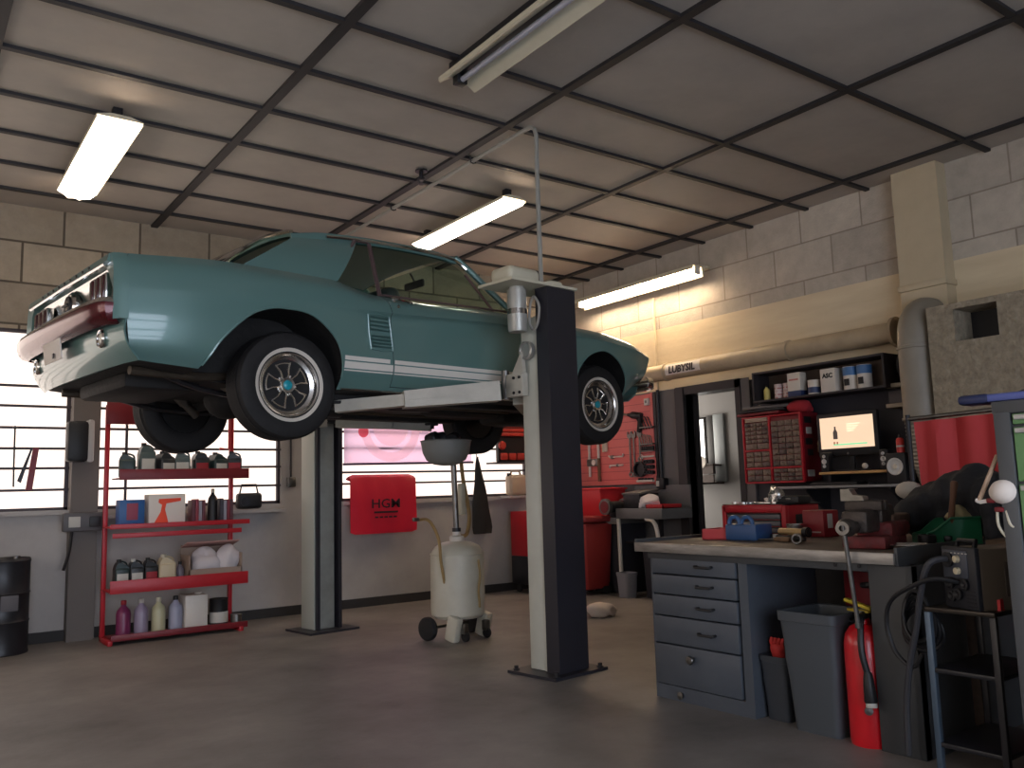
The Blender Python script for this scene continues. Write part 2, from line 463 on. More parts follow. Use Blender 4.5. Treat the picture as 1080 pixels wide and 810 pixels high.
# ---- ceiling lights
m_tube = mat('lit_fluorescent_tube', (255, 230, 200), .4, emit=10)
m_diff = mat('lit_prismatic_cover', (255, 236, 216), .4, emit=2.2)
def batten(name, label, x0, x1, y0, y1, lit, scal=False):
    T = thing(name, label, 'ceiling light', ((x0 + x1) / 2, (y0 + y1) / 2, CEIL))
    xm = (x0 + x1) / 2; w = (x1 - x0) / 2; mx = wmx(T)
    MB(mx).prism([(-w, -.118), (-w, -.095), (-w * .45, -.072), (w * .45, -.072), (w, -.095), (w, -.118), (w - .006, -.118), (w - .006, -.10), (-w + .006, -.10), (-w + .006, -.118)], (xm, y0 + .01, CEIL), d=(0, y1 - y0 - .02, 0)).build('housing', cream, T)
    for y in (y0 + .12, y1 - .12): MB(mx).bb((xm - .03, y - .03, CEIL - .074), (xm + .03, y + .03, CEIL + .012), .003).build('hanger', dsteel, T)
    a = []
    n = 9
    # prismatic cover: shallow trough section swept along the lamp, scalloped at both ends
    for k in range(33):
        u = k / 32; dx = (-w + 2 * w * u) * .95
        z = CEIL - .112 - .055 * (1 - abs(2 * u - 1) ** 3)
        e = .035 * abs(math.sin(u * PI * 3.5)) if scal else 0
        a.append([(xm + dx, y0 + e + (y1 - y0 - 2 * e) * j / n, z) for j in range(n + 1)])
    MB(mx).grid(a, -.004).build('diffuser', m_diff, T)
    return T
batten('fluorescent_light', 'lit ceiling light with a wide ribbed cover, leftmost, above the car boot', .98, 1.27, 5.8, 7.42, True, True)
batten('fluorescent_light', 'lit ceiling light above the car roof, beside the conduit drop', 4.13, 4.38, 5.7, 7.3, True, True)
T = thing('fluorescent_light', 'unlit twin-lip reflector light nearest the camera at the top edge', 'ceiling light', (2.72, 3.4, CEIL))
mx = wmx(T)
MB(mx).bb((2.66, 1.6, CEIL - .07), (2.78, 4.2, CEIL + .012), .004).build('housing', dsteel, T)
for s in (-1, 1):
    MB(mx).prism([(.03 * s, -.07), (.125 * s, -.13), (.135 * s, -.125), (.135 * s, -.10), (.04 * s, -.045)], (2.72, 1.6, CEIL), d=(0, 2.6, 0)).build('reflector', cream, T)
MB(mx).cyl((2.72, 1.64, CEIL - .1), (2.72, 4.16, CEIL - .1), .018, n=12).build('tube', mat('unlit_tube', (170, 170, 180), .3), T)
MB(mx).bb((2.685, 4.14, CEIL - .125), (2.755, 4.2, CEIL - .06), .004).build('lamp_holder', dsteel, T)
T = thing('fluorescent_light', 'lit tube light mounted high along the right-hand block wall', 'wall light', (6.95, 7.1, 3.45))
mx = wmx(T)
MB(mx).prism([(0, .06), (-.27, .045), (-.285, .0), (-.28, -.0), (-.262, .036), (-.14, .03), (-.125, -.07), (-.115, -.07), (-.10, .03), (0, .03)], (7.018, 5.95, 3.42), d=(0, 1.92, 0)).build('housing', cream, T)
MB(mx).cyl((6.82, 5.98, 3.405), (6.82, 7.84, 3.405), .034, n=14).build('tube', m_tube, T)
for y in (5.965, 7.855): MB(mx).bb((6.785, y - .012, 3.37), (6.86, y + .012, 3.46), .004).build('lamp_holder', white_paint, T)
T = thing('sprinkler_head', 'small dark sprinkler nozzle hanging from the ceiling left of the conduit', 'sprinkler', (3.382, 5.79, CEIL))
MB().lathe([(.05, 0), (.05, -.012), (.018, -.014), (.018, -.06), (.03, -.065), (.03, -.075), (.012, -.08)][::-1]).build('nozzle', dsteel, T)
MB().tube([(.02, 0, -.06), (.025, 0, -.09), (0, 0, -.115), (-.025, 0, -.09), (-.02, 0, -.06)], .005, 6).lathe([(.0, -.118), (.028, -.116), (.028, -.112), (0, -.11)]).build('deflector', dsteel, T)
# ================================================================== the coupe on the lift
CARL = (3.138, 5.763, 1.49); CARH = R(7.095)
car = thing('coupe_car', 'teal green classic two-door coupe raised high on the two-post lift', 'car', CARL, CARH)
m_int = mat('car_interior', (50, 60, 62), .7)
m_seat = mat('seat_vinyl', (58, 72, 74), .5)
m_head = mat('headliner_cloth', (214, 206, 190), .8)
m_stripe = mat('white_stripe', (222, 216, 206), .4)
m_glass = glass('car_glass', (205, 222, 216))
m_redlens = mat('red_lamp_lens', (66, 22, 28), .2, coat=.6)
m_bumper = mat('bumper_red_reflection', (84, 14, 24), .2, .3, coat=.35)  # chrome bumper face: its red reflection is put into the base colour
m_alu = mat('bright_tail_panel', (214, 214, 210), .2, 1)
m_trimbrown = mat('window_trim', (104, 84, 84), .4, .4)

def interp(tab, x):
    n = len(tab)
    if x <= tab[0][0]: return tab[0][1]
    if x >= tab[-1][0]: return tab[-1][1]
    d = [(tab[i + 1][1] - tab[i][1]) / (tab[i + 1][0] - tab[i][0]) for i in range(n - 1)]
    def sl(i):
        if i == 0: return d[0]
        if i == n - 1: return d[-1]
        if d[i - 1] * d[i] <= 0: return 0
        return 2 * d[i - 1] * d[i] / (d[i - 1] + d[i])
    for i in range(n - 1):
        if x <= tab[i + 1][0]:
            h = tab[i + 1][0] - tab[i][0]; t = (x - tab[i][0]) / h
            return ((2 * t ** 3 - 3 * t * t + 1) * tab[i][1] + (t ** 3 - 2 * t * t + t) * h * sl(i)
                    + (-2 * t ** 3 + 3 * t * t) * tab[i + 1][1] + (t ** 3 - t * t) * h * sl(i + 1))
KY = [None,
 [(-2.3, .55), (2.1, .5)],
 [(-2.3, .78), (-1.9, .80), (-1, .80), (1, .80), (1.6, .79), (2.1, .70)],
 [(-2.3, .82), (-1.9, .855), (-1, .862), (1, .862), (1.6, .85), (2.1, .74)],
 [(-2.3, .838), (-1.9, .882), (-1.4, .896), (-.8, .878), (0, .872), (1, .878), (1.4, .888), (1.8, .862), (2.1, .77)],
 [(-2.3, .842), (-1.9, .888), (-1.4, .903), (-1.0, .893), (-.7, .872), (0, .876), (1, .886), (1.4, .893), (1.8, .866), (2.1, .775)],
 [(-2.3, .842), (-1.9, .889), (-1.4, .905), (-.8, .90), (0, .901), (1, .902), (1.4, .898), (1.8, .87), (2.1, .78)],
 [(-2.3, .832), (-1.7, .872), (-1.1, .874), (-.7, .862), (.3, .858), (1, .868), (1.7, .85), (2.1, .765)],
 [(-2.3, .79), (-1.7, .80), (-1.1, .79), (-.7, .785), (.3, .782), (1, .80), (1.7, .79), (2.1, .735)],
 [(-2.3, .62), (2.1, .6)], None]
KZ = [[(-2.3, .40), (-1.9, .36), (-1, .305), (1, .30), (1.7, .36), (2.1, .45)],
 [(-2.3, .40), (-1.9, .36), (-1, .305), (1, .30), (1.7, .36), (2.1, .45)],
 [(-2.3, .402), (-1.915, .375), (-1, .312), (1, .312), (1.6, .372), (1.85, .43), (2.1, .47)],
 [(-2.3, .47), (-1.9, .46), (-1, .42), (1, .42), (1.6, .47), (2.1, .54)],
 [(-2.3, .60), (-1, .58), (1, .58), (2.1, .63)],
 [(-2.3, .72), (-1.4, .75), (-.7, .768), (.4, .806), (1.2, .80), (1.8, .765), (2.1, .73)],
 [(-2.3, .77), (-1.4, .80), (-.7, .815), (.4, .852), (1.2, .845), (1.8, .81), (2.1, .775)],
 [(-2.3, .885), (-1.7, .925), (-1.1, .925), (-.76, .89), (.3, .92), (1, .90), (1.7, .868), (2.1, .80)],
 [(-2.3, .958), (-1.7, 1.0), (-1.1, 1.002), (-.76, .945), (-.4, .94), (.3, .965), (1.06, .94), (1.42, .93), (1.73, .90), (1.95, .862), (2.1, .825)],
 [(-2.3, .962), (-1.7, 1.006), (-1.1, 1.008), (-.76, .955), (-.4, .95), (.3, .985), (1.06, .985), (1.42, .965), (1.73, .93), (2.1, .83)],
 [(-2.3, .965), (-1.7, 1.012), (-1.1, 1.01), (-.76, .96), (.3, 1.0), (1.06, 1.0), (1.42, .975), (1.73, .94), (2.1, .835)]]
KDX = [-.27, -.27, -.25, -.17, -.06, -.01, 0, -.01, -.04, -.03, -.02]
RDX = [.06, .06, .05, .02, 0, 0, 0, 0, .01, .02, .02]
def section(x):
    w = max(0, (x - 1.45) / .65) ** 2; v = max(0, (-2.0 - x) / .3) ** 2
    P = []
    for k in range(11):
        y = 0 if KY[k] is None else interp(KY[k], x)
        P.append(V((x + w * KDX[k] + v * RDX[k], y, interp(KZ[k], x))))
    out = [P[0], P[1], P[2]]
    def cr(seq):
        for i in range(len(seq) - 1):
            p1, p2 = seq[i], seq[i + 1]
            p0 = seq[i - 1] if i else p1 * 2 - p2; p3 = seq[i + 2] if i + 2 < len(seq) else p2 * 2 - p1
            for j in range(1, 6):
                t = j / 5
                out.append(.5 * ((2 * p1) + (p2 - p0) * t + (2 * p0 - 5 * p1 + 4 * p2 - p3) * t * t + (3 * p1 - p0 - 3 * p2 + p3) * t ** 3))
    cr(P[2:7]); cr(P[6:9]); cr(P[8:11])
    return out
xs = [-2.30 + .05 * i for i in range(89)]
rows = []
for x in xs:
    h = section(x)
    rows.append([V((p.x, -p.y, p.z)) for p in h] + [p for p in h[-2:0:-1]])
body = MB(); nb = len(rows[0])
vs = [p for r in rows for p in r]; L = len(rows)
fs = []; mi = []
for i in range(L - 1):
    for j in range(nb):
        j2 = (j + 1) % nb
        fs.append((i * nb + j, (i + 1) * nb + j, (i + 1) * nb + j2, i * nb + j2))
        mi.append(1 if (j in (0, 1) or j >= nb - 2) else 0)
fs.append(tuple(range(nb))[::1]); mi.append(0)
fs.append(tuple((L - 1) * nb + j for j in range(nb))[::-1]); mi.append(0)
bm = bmesh.new()
bv = [bm.verts.new(p) for p in vs]
for f, k in zip(fs, mi):
    q = bm.faces.new([bv[i] for i in f]); q.material_index = k
bmesh.ops.recalc_face_normals(bm, faces=bm.faces)
def bm_obj(bm, name):
    me = bpy.data.meshes.new(name); bm.to_mesh(me); bm.free()
    for m in (teal, under, m_int): me.materials.append(m)
    o = bpy.data.objects.new(name, me); COL.objects.link(o); return o
O_body = bm_obj(bm, 'body_shell')

def cutter(poly, y0, y1, mi):
    b = MB().prism(poly, (0, y0, 0), (1, 0, 0), (0, 0, 1), (0, y1 - y0, 0), mi=mi)
    return b.build('cutter', [teal, under, m_int])
def boolean(o, c, op, keep=False):
    md = o.modifiers.new('b', 'BOOLEAN'); md.operation = op; md.solver = 'EXACT'; md.object = c
    dg = bpy.context.evaluated_depsgraph_get()
    me = bpy.data.meshes.new_from_object(o.evaluated_get(dg))
    o.modifiers.clear(); old = o.data; nm = old.name; o.data = me; bpy.data.meshes.remove(old); me.name = nm
    if not keep: 
        q = c.data; bpy.data.objects.remove(c); bpy.data.meshes.remove(q)
def smooth(poly, sub=5):
    out = []
    for i in range(len(poly) - 1):
        p1, p2 = V((*poly[i], 0)), V((*poly[i + 1], 0))
        p0 = V((*poly[i - 1], 0)) if i else p1; p3 = V((*poly[i + 2], 0)) if i + 2 < len(poly) else p2
        for j in range(sub):
            t = j / sub
            q = .5 * ((2 * p1) + (p2 - p0) * t + (2 * p0 - 5 * p1 + 4 * p2 - p3) * t * t + (3 * p1 - p0 - 3 * p2 + p3) * t ** 3)
            out.append((q.x, q.y))
    out.append(poly[-1]); return out
ARCH_R = smooth([(-1.915, .36), (-1.86, .455), (-1.805, .544), (-1.674, .676), (-1.56, .735), (-1.44, .752), (-1.256, .731), (-1.094, .605), (-1.04, .453), (-1.045, .29)])
ARCH_F = smooth([(1.02, .29), (1.03, .42), (1.075, .585), (1.2, .71), (1.376, .761), (1.54, .705), (1.645, .585), (1.68, .453), (1.67, .33)])
for A in (ARCH_R, ARCH_F):
    poly = A + [(A[-1][0], .1), (A[0][0], .1)]
    for s in (-1, 1):
        a, b = sorted((s * .54, s * 1.1))
        boolean(O_body, cutter(poly, a, b, 1), 'DIFFERENCE')
boolean(O_body, cutter([(-.98, .42), (.62, .42), (.62, .80), (.50, 1.2), (-1.50, 1.2), (-1.50, .80), (-.98, .80)], -.70, .70, 2), 'DIFFERENCE')
# doors, boot lid and bonnet are cut out of the shell so that their shut lines are real gaps
def panel(name, poly, y0, y1, grow):
    c = O_body.copy(); c.data = O_body.data.copy(); COL.objects.link(c)
    boolean(c, cutter(poly, y0, y1, 2), 'INTERSECT')
    cx = sum(p[0] for p in poly) / len(poly); cz = sum(p[1] for p in poly) / len(poly)
    big = [(p[0] + grow * (1 if p[0] > cx else -1), p[1] + grow * (1 if p[1] > cz else -1)) for p in poly]
    boolean(O_body, cutter(big, y0 - grow, y1 + grow, 1), 'DIFFERENCE')
    c.name = name; c.data.name = name
    return c
DOOR = [(-.662, .35), (-.664, .50), (-.690, .88), (-.700, 1.1), (.52, 1.1), (.50, .35)]
doors = []
for s in (-1, 1):
    a, b = sorted((s * .708, s * 1.05)); doors.append(panel('door', DOOR, a, b, .004))
boot = panel('boot_lid', [(-2.24, .93), (-1.74, .93), (-1.74, 1.2), (-2.24, 1.2)], -.70, .70, .003)
hood = panel('bonnet', [(.78, .90), (2.02, .78), (2.02, 1.2), (.78, 1.2)], -.66, .66, .003)
for o in (O_body, *doors, boot, hood):
    o.parent = car
    for p in o.data.polygons: p.use_smooth = True
    o.data.set_sharp_from_angle(angle=R(28))
O_body.name = 'body_shell'
trees = []
for o in (O_body, *doors):
    me = o.data
    trees.append(BVHTree.FromPolygons([v.co.copy() for v in me.vertices], [tuple(p.vertices) for p in me.polygons]))
def sy(x, z, s=-1, off=0):
    """y of the car's flank at (x, z)"""
    best = None
    for t in trees:
        h = t.ray_cast(V((x, s * 2, z)), V((0, -s, 0)))
        if h[0] is not None and (best is None or h[3] < best[1]): best = (h[0].y, h[3])
    y = best[0] if best else s * .87
    if abs(y) < .7: y = s * .865
    return y + s * off

# arch lips
for A in (ARCH_R, ARCH_F):
    for s in (-1, 1):
        pts = [(x, sy(x + (.012 if x > (A[0][0] + A[-1][0]) / 2 else -.012), z + .012, s, .001), z) for x, z in A[2:-3]]
        MB().tube(pts, .007, 6).build('arch_lip', teal, car)
# rocker stripes
for s in (-1, 1):
    st = MB()
    for x0, x1 in ((-1.028, -.668), (-.658, .496), (.506, 1.01)):
        for z0, z1 in ((.424, .432), (.440, .482), (.490, .516)):
            n = 14
            G = [[(x0 + (x1 - x0) * i / n, sy(x0 + (x1 - x0) * i / n, z0 + (z1 - z0) * k / 2, s, .0025), z0 + (z1 - z0) * k / 2) for k in range(3)] for i in range(n + 1)]
            if s > 0: G = G[::-1]
            st.grid(G, .0)
    st.build('rocker_stripe', m_stripe, car, label='white rocker stripe')
    MB().tube([(-1.02 + .13 * i, sy(-1.02 + .13 * i, .325, s, .003), .318) for i in range(16)], .008, 6).build('sill_moulding', chrome, car)
    # louvred scoop
    def sc(u, v, off=0):   # u 0..1 along, v 0..1 up
        x = -.846 + .030 * (1 - v) + .172 * u - .028; z = .565 + .23 * v
        return V((x, sy(x, z, s, off), z))
    fr = [sc(0, .0, .004), sc(0, 1, .004), sc(1, 1, .004), sc(1, 0, .004)]
    e = MB().tube([sc(.02, .03, .004), sc(.0, .5, .004), sc(.02, .97, .004), sc(.5, 1, .004), sc(.98, .97, .004), sc(1, .5, .004), sc(.98, .03, .004), sc(.5, 0, .004)], .006, 6, closed=True).build('scoop_frame', teal, car)
    lo = MB()
    for grp in ((.12, .40), (.58, .92)):
        for i in range(4):
            v = grp[0] + (grp[1] - grp[0]) * i / 3
            a = [sc(u, v, .026) for u in (.08, .5, .92)]; b_ = [sc(u, v - .035, .003) for u in (.08, .5, .92)]; c_ = [sc(u, v + .03, .002) for u in (.08, .5, .92)]
            G = [b_, a, c_]
            if s > 0: G = G[::-1]
            lo.grid(G)
    lo.build('scoop_louvres', teal, e)
    # door furniture
    D = doors[0 if s < 0 else 1]
    hy = sy(-.60, .905, s)
    h = MB().tube([(-.655, hy + s * .002, .915), (-.645, hy + s * .024, .918), (-.585, hy + s * .030, .912), (-.52, hy + s * .024, .905), (-.51, hy + s * .002, .903)], .015, 8, sub=3, flat=(1, .7))
    h.lathe([(.019, 0), (.019, .018), (.012, .024), (0, .025)], (-.648, hy, .917), (0, s, 0), 12)
    h.build('door_handle', chrome, D)
    MB().lathe([(.011, 0), (.011, .006), (.0, .008)], (-.628, sy(-.628, .868, s), .868), (0, s, 0), 12).build('door_lock', chrome, D)

# ---- roof, pillars, glass
ZE = [(-1.24, 1.315), (-1.0, 1.362), (-.5, 1.395), (-.17, 1.40), (.09, 1.383)]
def roofrow(x, f=1):
    z = interp(ZE, x); row = []
    for y in (-.607, -.603, -.585, -.545, -.45, -.3, -.15, 0, .15, .3, .45, .545, .585, .603, .607):
        a = abs(y)
        if a > .6: zz = z - (.055 if a > .605 else .03)
        else: zz = z + .045 * (1 - (a / .585) ** 2.4) if a < .585 else z
        row.append((x, y, zz))
    return row
rf = MB()
N = 22
rf.grid([roofrow(-1.24 + 1.33 * i / N) for i in range(N + 1)], .02)
def quadpatch(mb, a, b, c, d, bulge, s, n=8, th=.02):
    """a-b lower edge, d-c upper edge"""
    a, b, c, d = map(V, (a, b, c, d)); G = []
    for i in range(n + 1):
        u = i / n; row = []
        for j in range(n + 1):
            v = j / n
            p = (a * (1 - u) + b * u) * (1 - v) + (d * (1 - u) + c * u) * v
            p = p + V((0, s * bulge * 4 * v * (1 - v), 0)); row.append(p)
        G.append(row)
    if s > 0: G = G[::-1]
    mb.grid(G, th)
for s in (-1, 1):
    quadpatch(rf, (-1.66, s * .735, .995), (-1.02, s * .785, 1.0), (-.765, s * .605, 1.345), (-1.235, s * .603, 1.285), .028, s)
    rf.tube([(.085, s * .597, 1.375), (.20, s * .632, 1.285), (.36, s * .69, 1.13), (.52, s * .748, .985)], .024, 8, sub=3)
rf.build('roof', teal, car)
MB().grid([[(p[0], p[1] * .97, p[2] - .03) for p in roofrow(-1.2 + 1.26 * i / N)][2:-2] for i in range(N + 1)]).build('headliner', m_head, car)
def gl(name, pts4, bow, axis, n=6):
    a, b, c, d = map(V, pts4); G = []
    for i in range(n + 1):
        u = i / n; row = []
        for j in range(n + 1):
            v = j / n
            p = (a * (1 - u) + b * u) * (1 - v) + (d * (1 - u) + c * u) * v
            p = p + V(axis) * (bow[0] * 4 * u * (1 - u) + bow[1] * 4 * v * (1 - v)); row.append(p)
        G.append(row)
    return MB().grid(G).build(name, m_glass, car)
rg = gl('rear_window', ((-1.74, -.665, 1.0), (-1.74, .665, 1.0), (-1.235, .58, 1.33), (-1.235, -.58, 1.33)), (.02, .035), (-.4, 0, 1))
tr = MB()
for s in (-1, 1):
    tr.tube([(-1.73, s * .672, 1.01), (-1.60, s * .655, 1.125), (-1.43, s * .62, 1.245), (-1.25, s * .585, 1.325)], .014, 6, sub=4)
tr.tube([(-1.24, y, 1.325 + .045 * (1 - (abs(y) / .6) ** 2.4)) for y in (-.6, -.45, -.2, 0, .2, .45, .6)], .012, 6)
tr.build('window_moulding', chrome, rg)
ws = gl('windscreen', ((.56, .72, .985), (.56, -.72, .985), (.09, -.575, 1.385), (.09, .575, 1.385)), (.09, .0), (.7, 0, .3))
tr = MB()
for s in (-1, 1):
    tr.tube([(.10, s * .605, 1.372), (.215, s * .642, 1.28), (.375, s * .70, 1.125), (.545, s * .757, .98)], .009, 6, sub=3)
tr.tube([(.095, y, 1.383 + .05 * (1 - (abs(y) / .6) ** 2.4)) for y in (-.6, -.45, -.2, 0, .2, .45, .6)], .010, 6)
tr.build('window_moulding', chrome, ws)
MB().tube([(.60, -.55, .995), (.50, -.3, 1.06), (.47, -.28, 1.09)], .006, 5).build('wiper', dsteel, ws)
MB().tube([(.60, .1, 1.01), (.52, .3, 1.05), (.50, .33, 1.09)], .006, 5).build('wiper', dsteel, ws)
def gy(z): return .778 - .173 * (z - .95) / .40
for s in (-1, 1):
    def gp(x, z, o=0): return V((x, s * (gy(z) + o), z))
    D = doors[0 if s < 0 else 1]
    P = [(-.695, .945), (-.655, 1.335), (-.30, 1.352), (.0, 1.34), (.09, 1.28), (.46, .975)]
    fs_ = [tuple(range(len(P)))]
    MB().raw([gp(*p) for p in P], fs_ if s > 0 else [fs_[0][::-1]]).build('door_window', m_glass, D)
    MB().tube([gp(-.705, .945, .004), gp(-.672, 1.34, .004)], .013, 6, flat=(1.2, .8)).tube([gp(.30, .968), gp(.135, 1.245)], .011, 6).tube([gp(-.69, .955, .006), gp(.46, .985, .006)], .008, 6).build('window_channel', m_trimbrown, D)
    P = [(-1.02, .998), (-.775, 1.345), (-.69, 1.345), (-.725, .95)]
    q = MB().raw([gp(*p) for p in P], [(0, 1, 2, 3)] if s > 0 else [(3, 2, 1, 0)]).build('quarter_window', m_glass, car)
    MB().tube([gp(-1.03, .998, .006), gp(-.785, 1.345, .006), gp(-.68, 1.35, .006)], .013, 6).build('window_channel', m_trimbrown, q)
    MB().tube([(-1.0, s * .615, 1.33), (-.7, s * .617, 1.355), (-.2, s * .617, 1.367), (.06, s * .612, 1.355), (.16, s * .64, 1.29)], .011, 6, sub=3).build('drip_rail', chrome, car)
# interior
for y in (-.36, .36):
    st = MB().box((-.12, y, .60), (.52, .52, .16), .06, seg=3).box((-.42, y, .84), (.14, .50, .5), .06, rot=(0, -.22, 0), seg=3)
    st.build('front_seat', m_seat, car)
MB().box((-.80, 0, .62), (.32, 1.2, .16), .06, seg=3).box((-1.02, 0, .88), (.12, 1.2, .34), .05, rot=(0, -.2, 0), seg=3).build('rear_seat', m_seat, car)
MB().box((.52, 0, .86), (.22, 1.34, .18), .05, seg=3).build('dashboard', m_int, car)
sw = Mx.Translation((.22, .36, .93)) @ Euler((0, -.45, 0)).to_matrix().to_4x4()
MB().tube([sw @ V((0, .19 * math.cos(a), .19 * math.sin(a))) for a in [2 * PI * i / 24 for i in range(24)]], .011, 6, closed=True).tube([sw @ V((0, -.18, 0)), sw @ V((.03, 0, 0)), sw @ V((0, .18, 0))], .01, 6).cyl(sw @ V((0, 0, 0)), sw @ V((.25, 0, 0)), .022).build('steering_wheel', blackp, car)
MB().box((.16, 0, 1.30), (.03, .24, .06), .012).cyl((.17, 0, 1.32), (.12, 0, 1.39), .008, n=8).build('interior_mirror', blackp, car)

# ---- tail
for s in (-1, 1):
    def tp(x, y, z): return (x, s * y, z)
    G = []
    for (x, k) in ((-2.295, 1.0), (-2.335, .992), (-2.365, .97)):
        row = []
        for (y, z) in ((.845, .60), (.842, .70), (.842, .77), (.833, .885), (.815, .925), (.79, .957), (.745, .962)):
            row.append(tp(x, y * k, z - (.006 if k < .98 else 0)))
        G.append(row)
    inner = [tp(-2.345, .79, .61), tp(-2.345, .785, .70), tp(-2.35, .765, .77), tp(-2.36, .72, .86), tp(-2.36, .69, .89), tp(-2.36, .66, .905), tp(-2.36, .60, .92)]
    G += [inner, [(-2.29, p[1], p[2]) for p in inner]]
    if s < 0: G = [r for r in G][::-1]
    MB().grid(G).build('quarter_extension', teal, car)
lip = MB()
lip.prism([(-2.24, .968), (-2.345, .966), (-2.368, .955), (-2.378, .915), (-2.35, .905), (-2.24, .905)], (0, -.745, 0), d=(0, 1.49, 0)).build('boot_lip', teal, car)
MB().tube([(-2.372, -.70, .906), (-2.380, 0, .906), (-2.372, .70, .906)], .011, 6).build('boot_trim', chrome, car)
for i in range(9): MB().lathe([(.010, 0), (.010, .006), (0, .007)], (-2.372, -.45 + .11 * i, .936), (-1, 0, -.2), 10).build('trim_stud', dsteel, car)
G = []
for i in range(9):
    v = i / 8; z = .70 + .235 * v; x = -2.345 + .045 * 4 * v * (1 - v)
    G.append([(x, y, z) for y in (-.74, -.4, 0, .4, .74)])
MB().grid(G[::-1]).build('tail_panel', m_alu, car)
for s in (-1, 1):
    b0 = MB(); ln = MB()
    for k in range(3):
        y = s * (.45 + k * .09)
        b0.box((-2.335, y, .795), (.045, .078, .16), .01)
        ln.box((-2.358, y, .795), (.012, .05, .135), .005)
    b0 = b0.build('tail_lamp', chrome, car)
    ln.build('lamp_lens', m_redlens, b0)
cap = MB().lathe([(.085, 0), (.085, .02), (.07, .035), (.03, .042), (.03, .048), (0, .05)], (-2.31, 0, .81), (-1, 0, 0), 26).build('fuel_cap', chrome, car)
MB().lathe([(.06, .0), (.055, .012), (.0, .014)], (-2.345, 0, .81), (-1, 0, 0), 20).tube([(-2.365, -.045, .81), (-2.365, .045, .81)], .008, 6).build('cap_centre', blackp, cap)
# bumper
plan = [(-2.345, .805), (-2.385, .80), (-2.41, .76), (-2.43, .6), (-2.438, .4), (-2.442, .2), (-2.443, 0)]
plan = plan + [(x, -y) for x, y in plan[-2::-1]]
sec = [(.035, .708, 0), (.0, .706, 0), (-.012, .695, 0), (-.016, .682, 0), (-.016, .65, 1), (-.006, .615, 1), (.014, .592, 1), (.05, .582, 1)]
bp = MB(); bpc = MB()
cen = V((-1.9, 0, 0))
def bpt(p, q):
    d = V((p[0] + 1.9, p[1] * .35, 0)).normalized()
    return V((p[0], p[1], 0)) - d * q[0] + V((0, 0, q[1])) if False else V((p[0] - d.x * q[0], p[1] - d.y * q[0], q[1]))
bpc.grid([[bpt(p, q) for q in sec[:4]] for p in plan][::1], .006)
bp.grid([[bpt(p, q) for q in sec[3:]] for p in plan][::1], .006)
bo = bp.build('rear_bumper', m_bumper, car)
bpc.build('bumper_top_edge', chrome, bo)

# valance
G = []
for i in range(7):
    v = i / 6; z = .60 - .205 * v; x = -2.345 + .015 * math.sin(v * PI) * -1 + .07 * v * v
    G.append([(x + .012 * (abs(y) / .8) ** 4 * 3, y, z) for y in (-.84, -.7, -.4, 0, .4, .7, .84)])
va = MB().grid(G, .01).build('rear_valance', teal, car)
for s in (-1, 1):
    l = MB().lathe([(.048, 0), (.052, .02), (.045, .03), (.038, .028), (.036, .016)], (-2.33, s * .60, .527), (-1, 0, 0), 22).build('reversing_lamp', chrome, va)
    MB().lathe([(.037, .015), (.02, .024), (0, .026)], (-2.33, s * .60, .527), (-1, 0, 0), 18).build('lamp_lens', mat('lamp_lens_clear', (225, 220, 205), .15), l)
pl = MB().box((-2.425, .0, .548), (.008, .33, .15), .006, rot=(0, -.12, 0)).build('number_plate', paper, car, label='blank white number plate')
MB().tube([(-2.35, -.09, .60), (-2.42, -.09, .59)], .01, 6).tube([(-2.35, .09, .60), (-2.42, .09, .59)], .01, 6).box((-2.432, -.05, .50), (.004, .03, .03), .002).build('plate_bracket', dsteel, pl)

# ---- nose
MB().box((2.055, 0, .665), (.06, 1.06, .20), .02).build('grille', blackp, car)
for s in (-1, 1):
    l = MB().lathe([(.105, 0), (.11, .05), (.098, .065), (.09, .05)], (2.03, s * .63, .675), (1, 0, 0), 24).build('headlamp', chrome, car)
    MB().lathe([(.095, .04), (.06, .062), (0, .068)], (2.03, s * .63, .675), (1, 0, 0), 20).build('lamp_lens', mat('headlamp_glass', (220, 225, 225), .1), l)
pf = [(1.93, .872), (2.02, .855), (2.10, .80), (2.15, .70), (2.18, .4), (2.19, 0)]
pf = pf + [(x, -y) for x, y in pf[-2::-1]]
MB().grid([[(x - .02, y * 1.0, .585), (x + .012, y, .575), (x + .02, y, .545), (x + .012, y, .51), (x - .02, y, .50)] for x, y in pf], -.006).build('front_bumper', chrome, car)
MB().grid([[(1.99, y, .53), (1.96, y, .46), (1.86, y, .40)] for y in (-.72, -.4, 0, .4, .72)], .01).build('front_valance', teal, car)

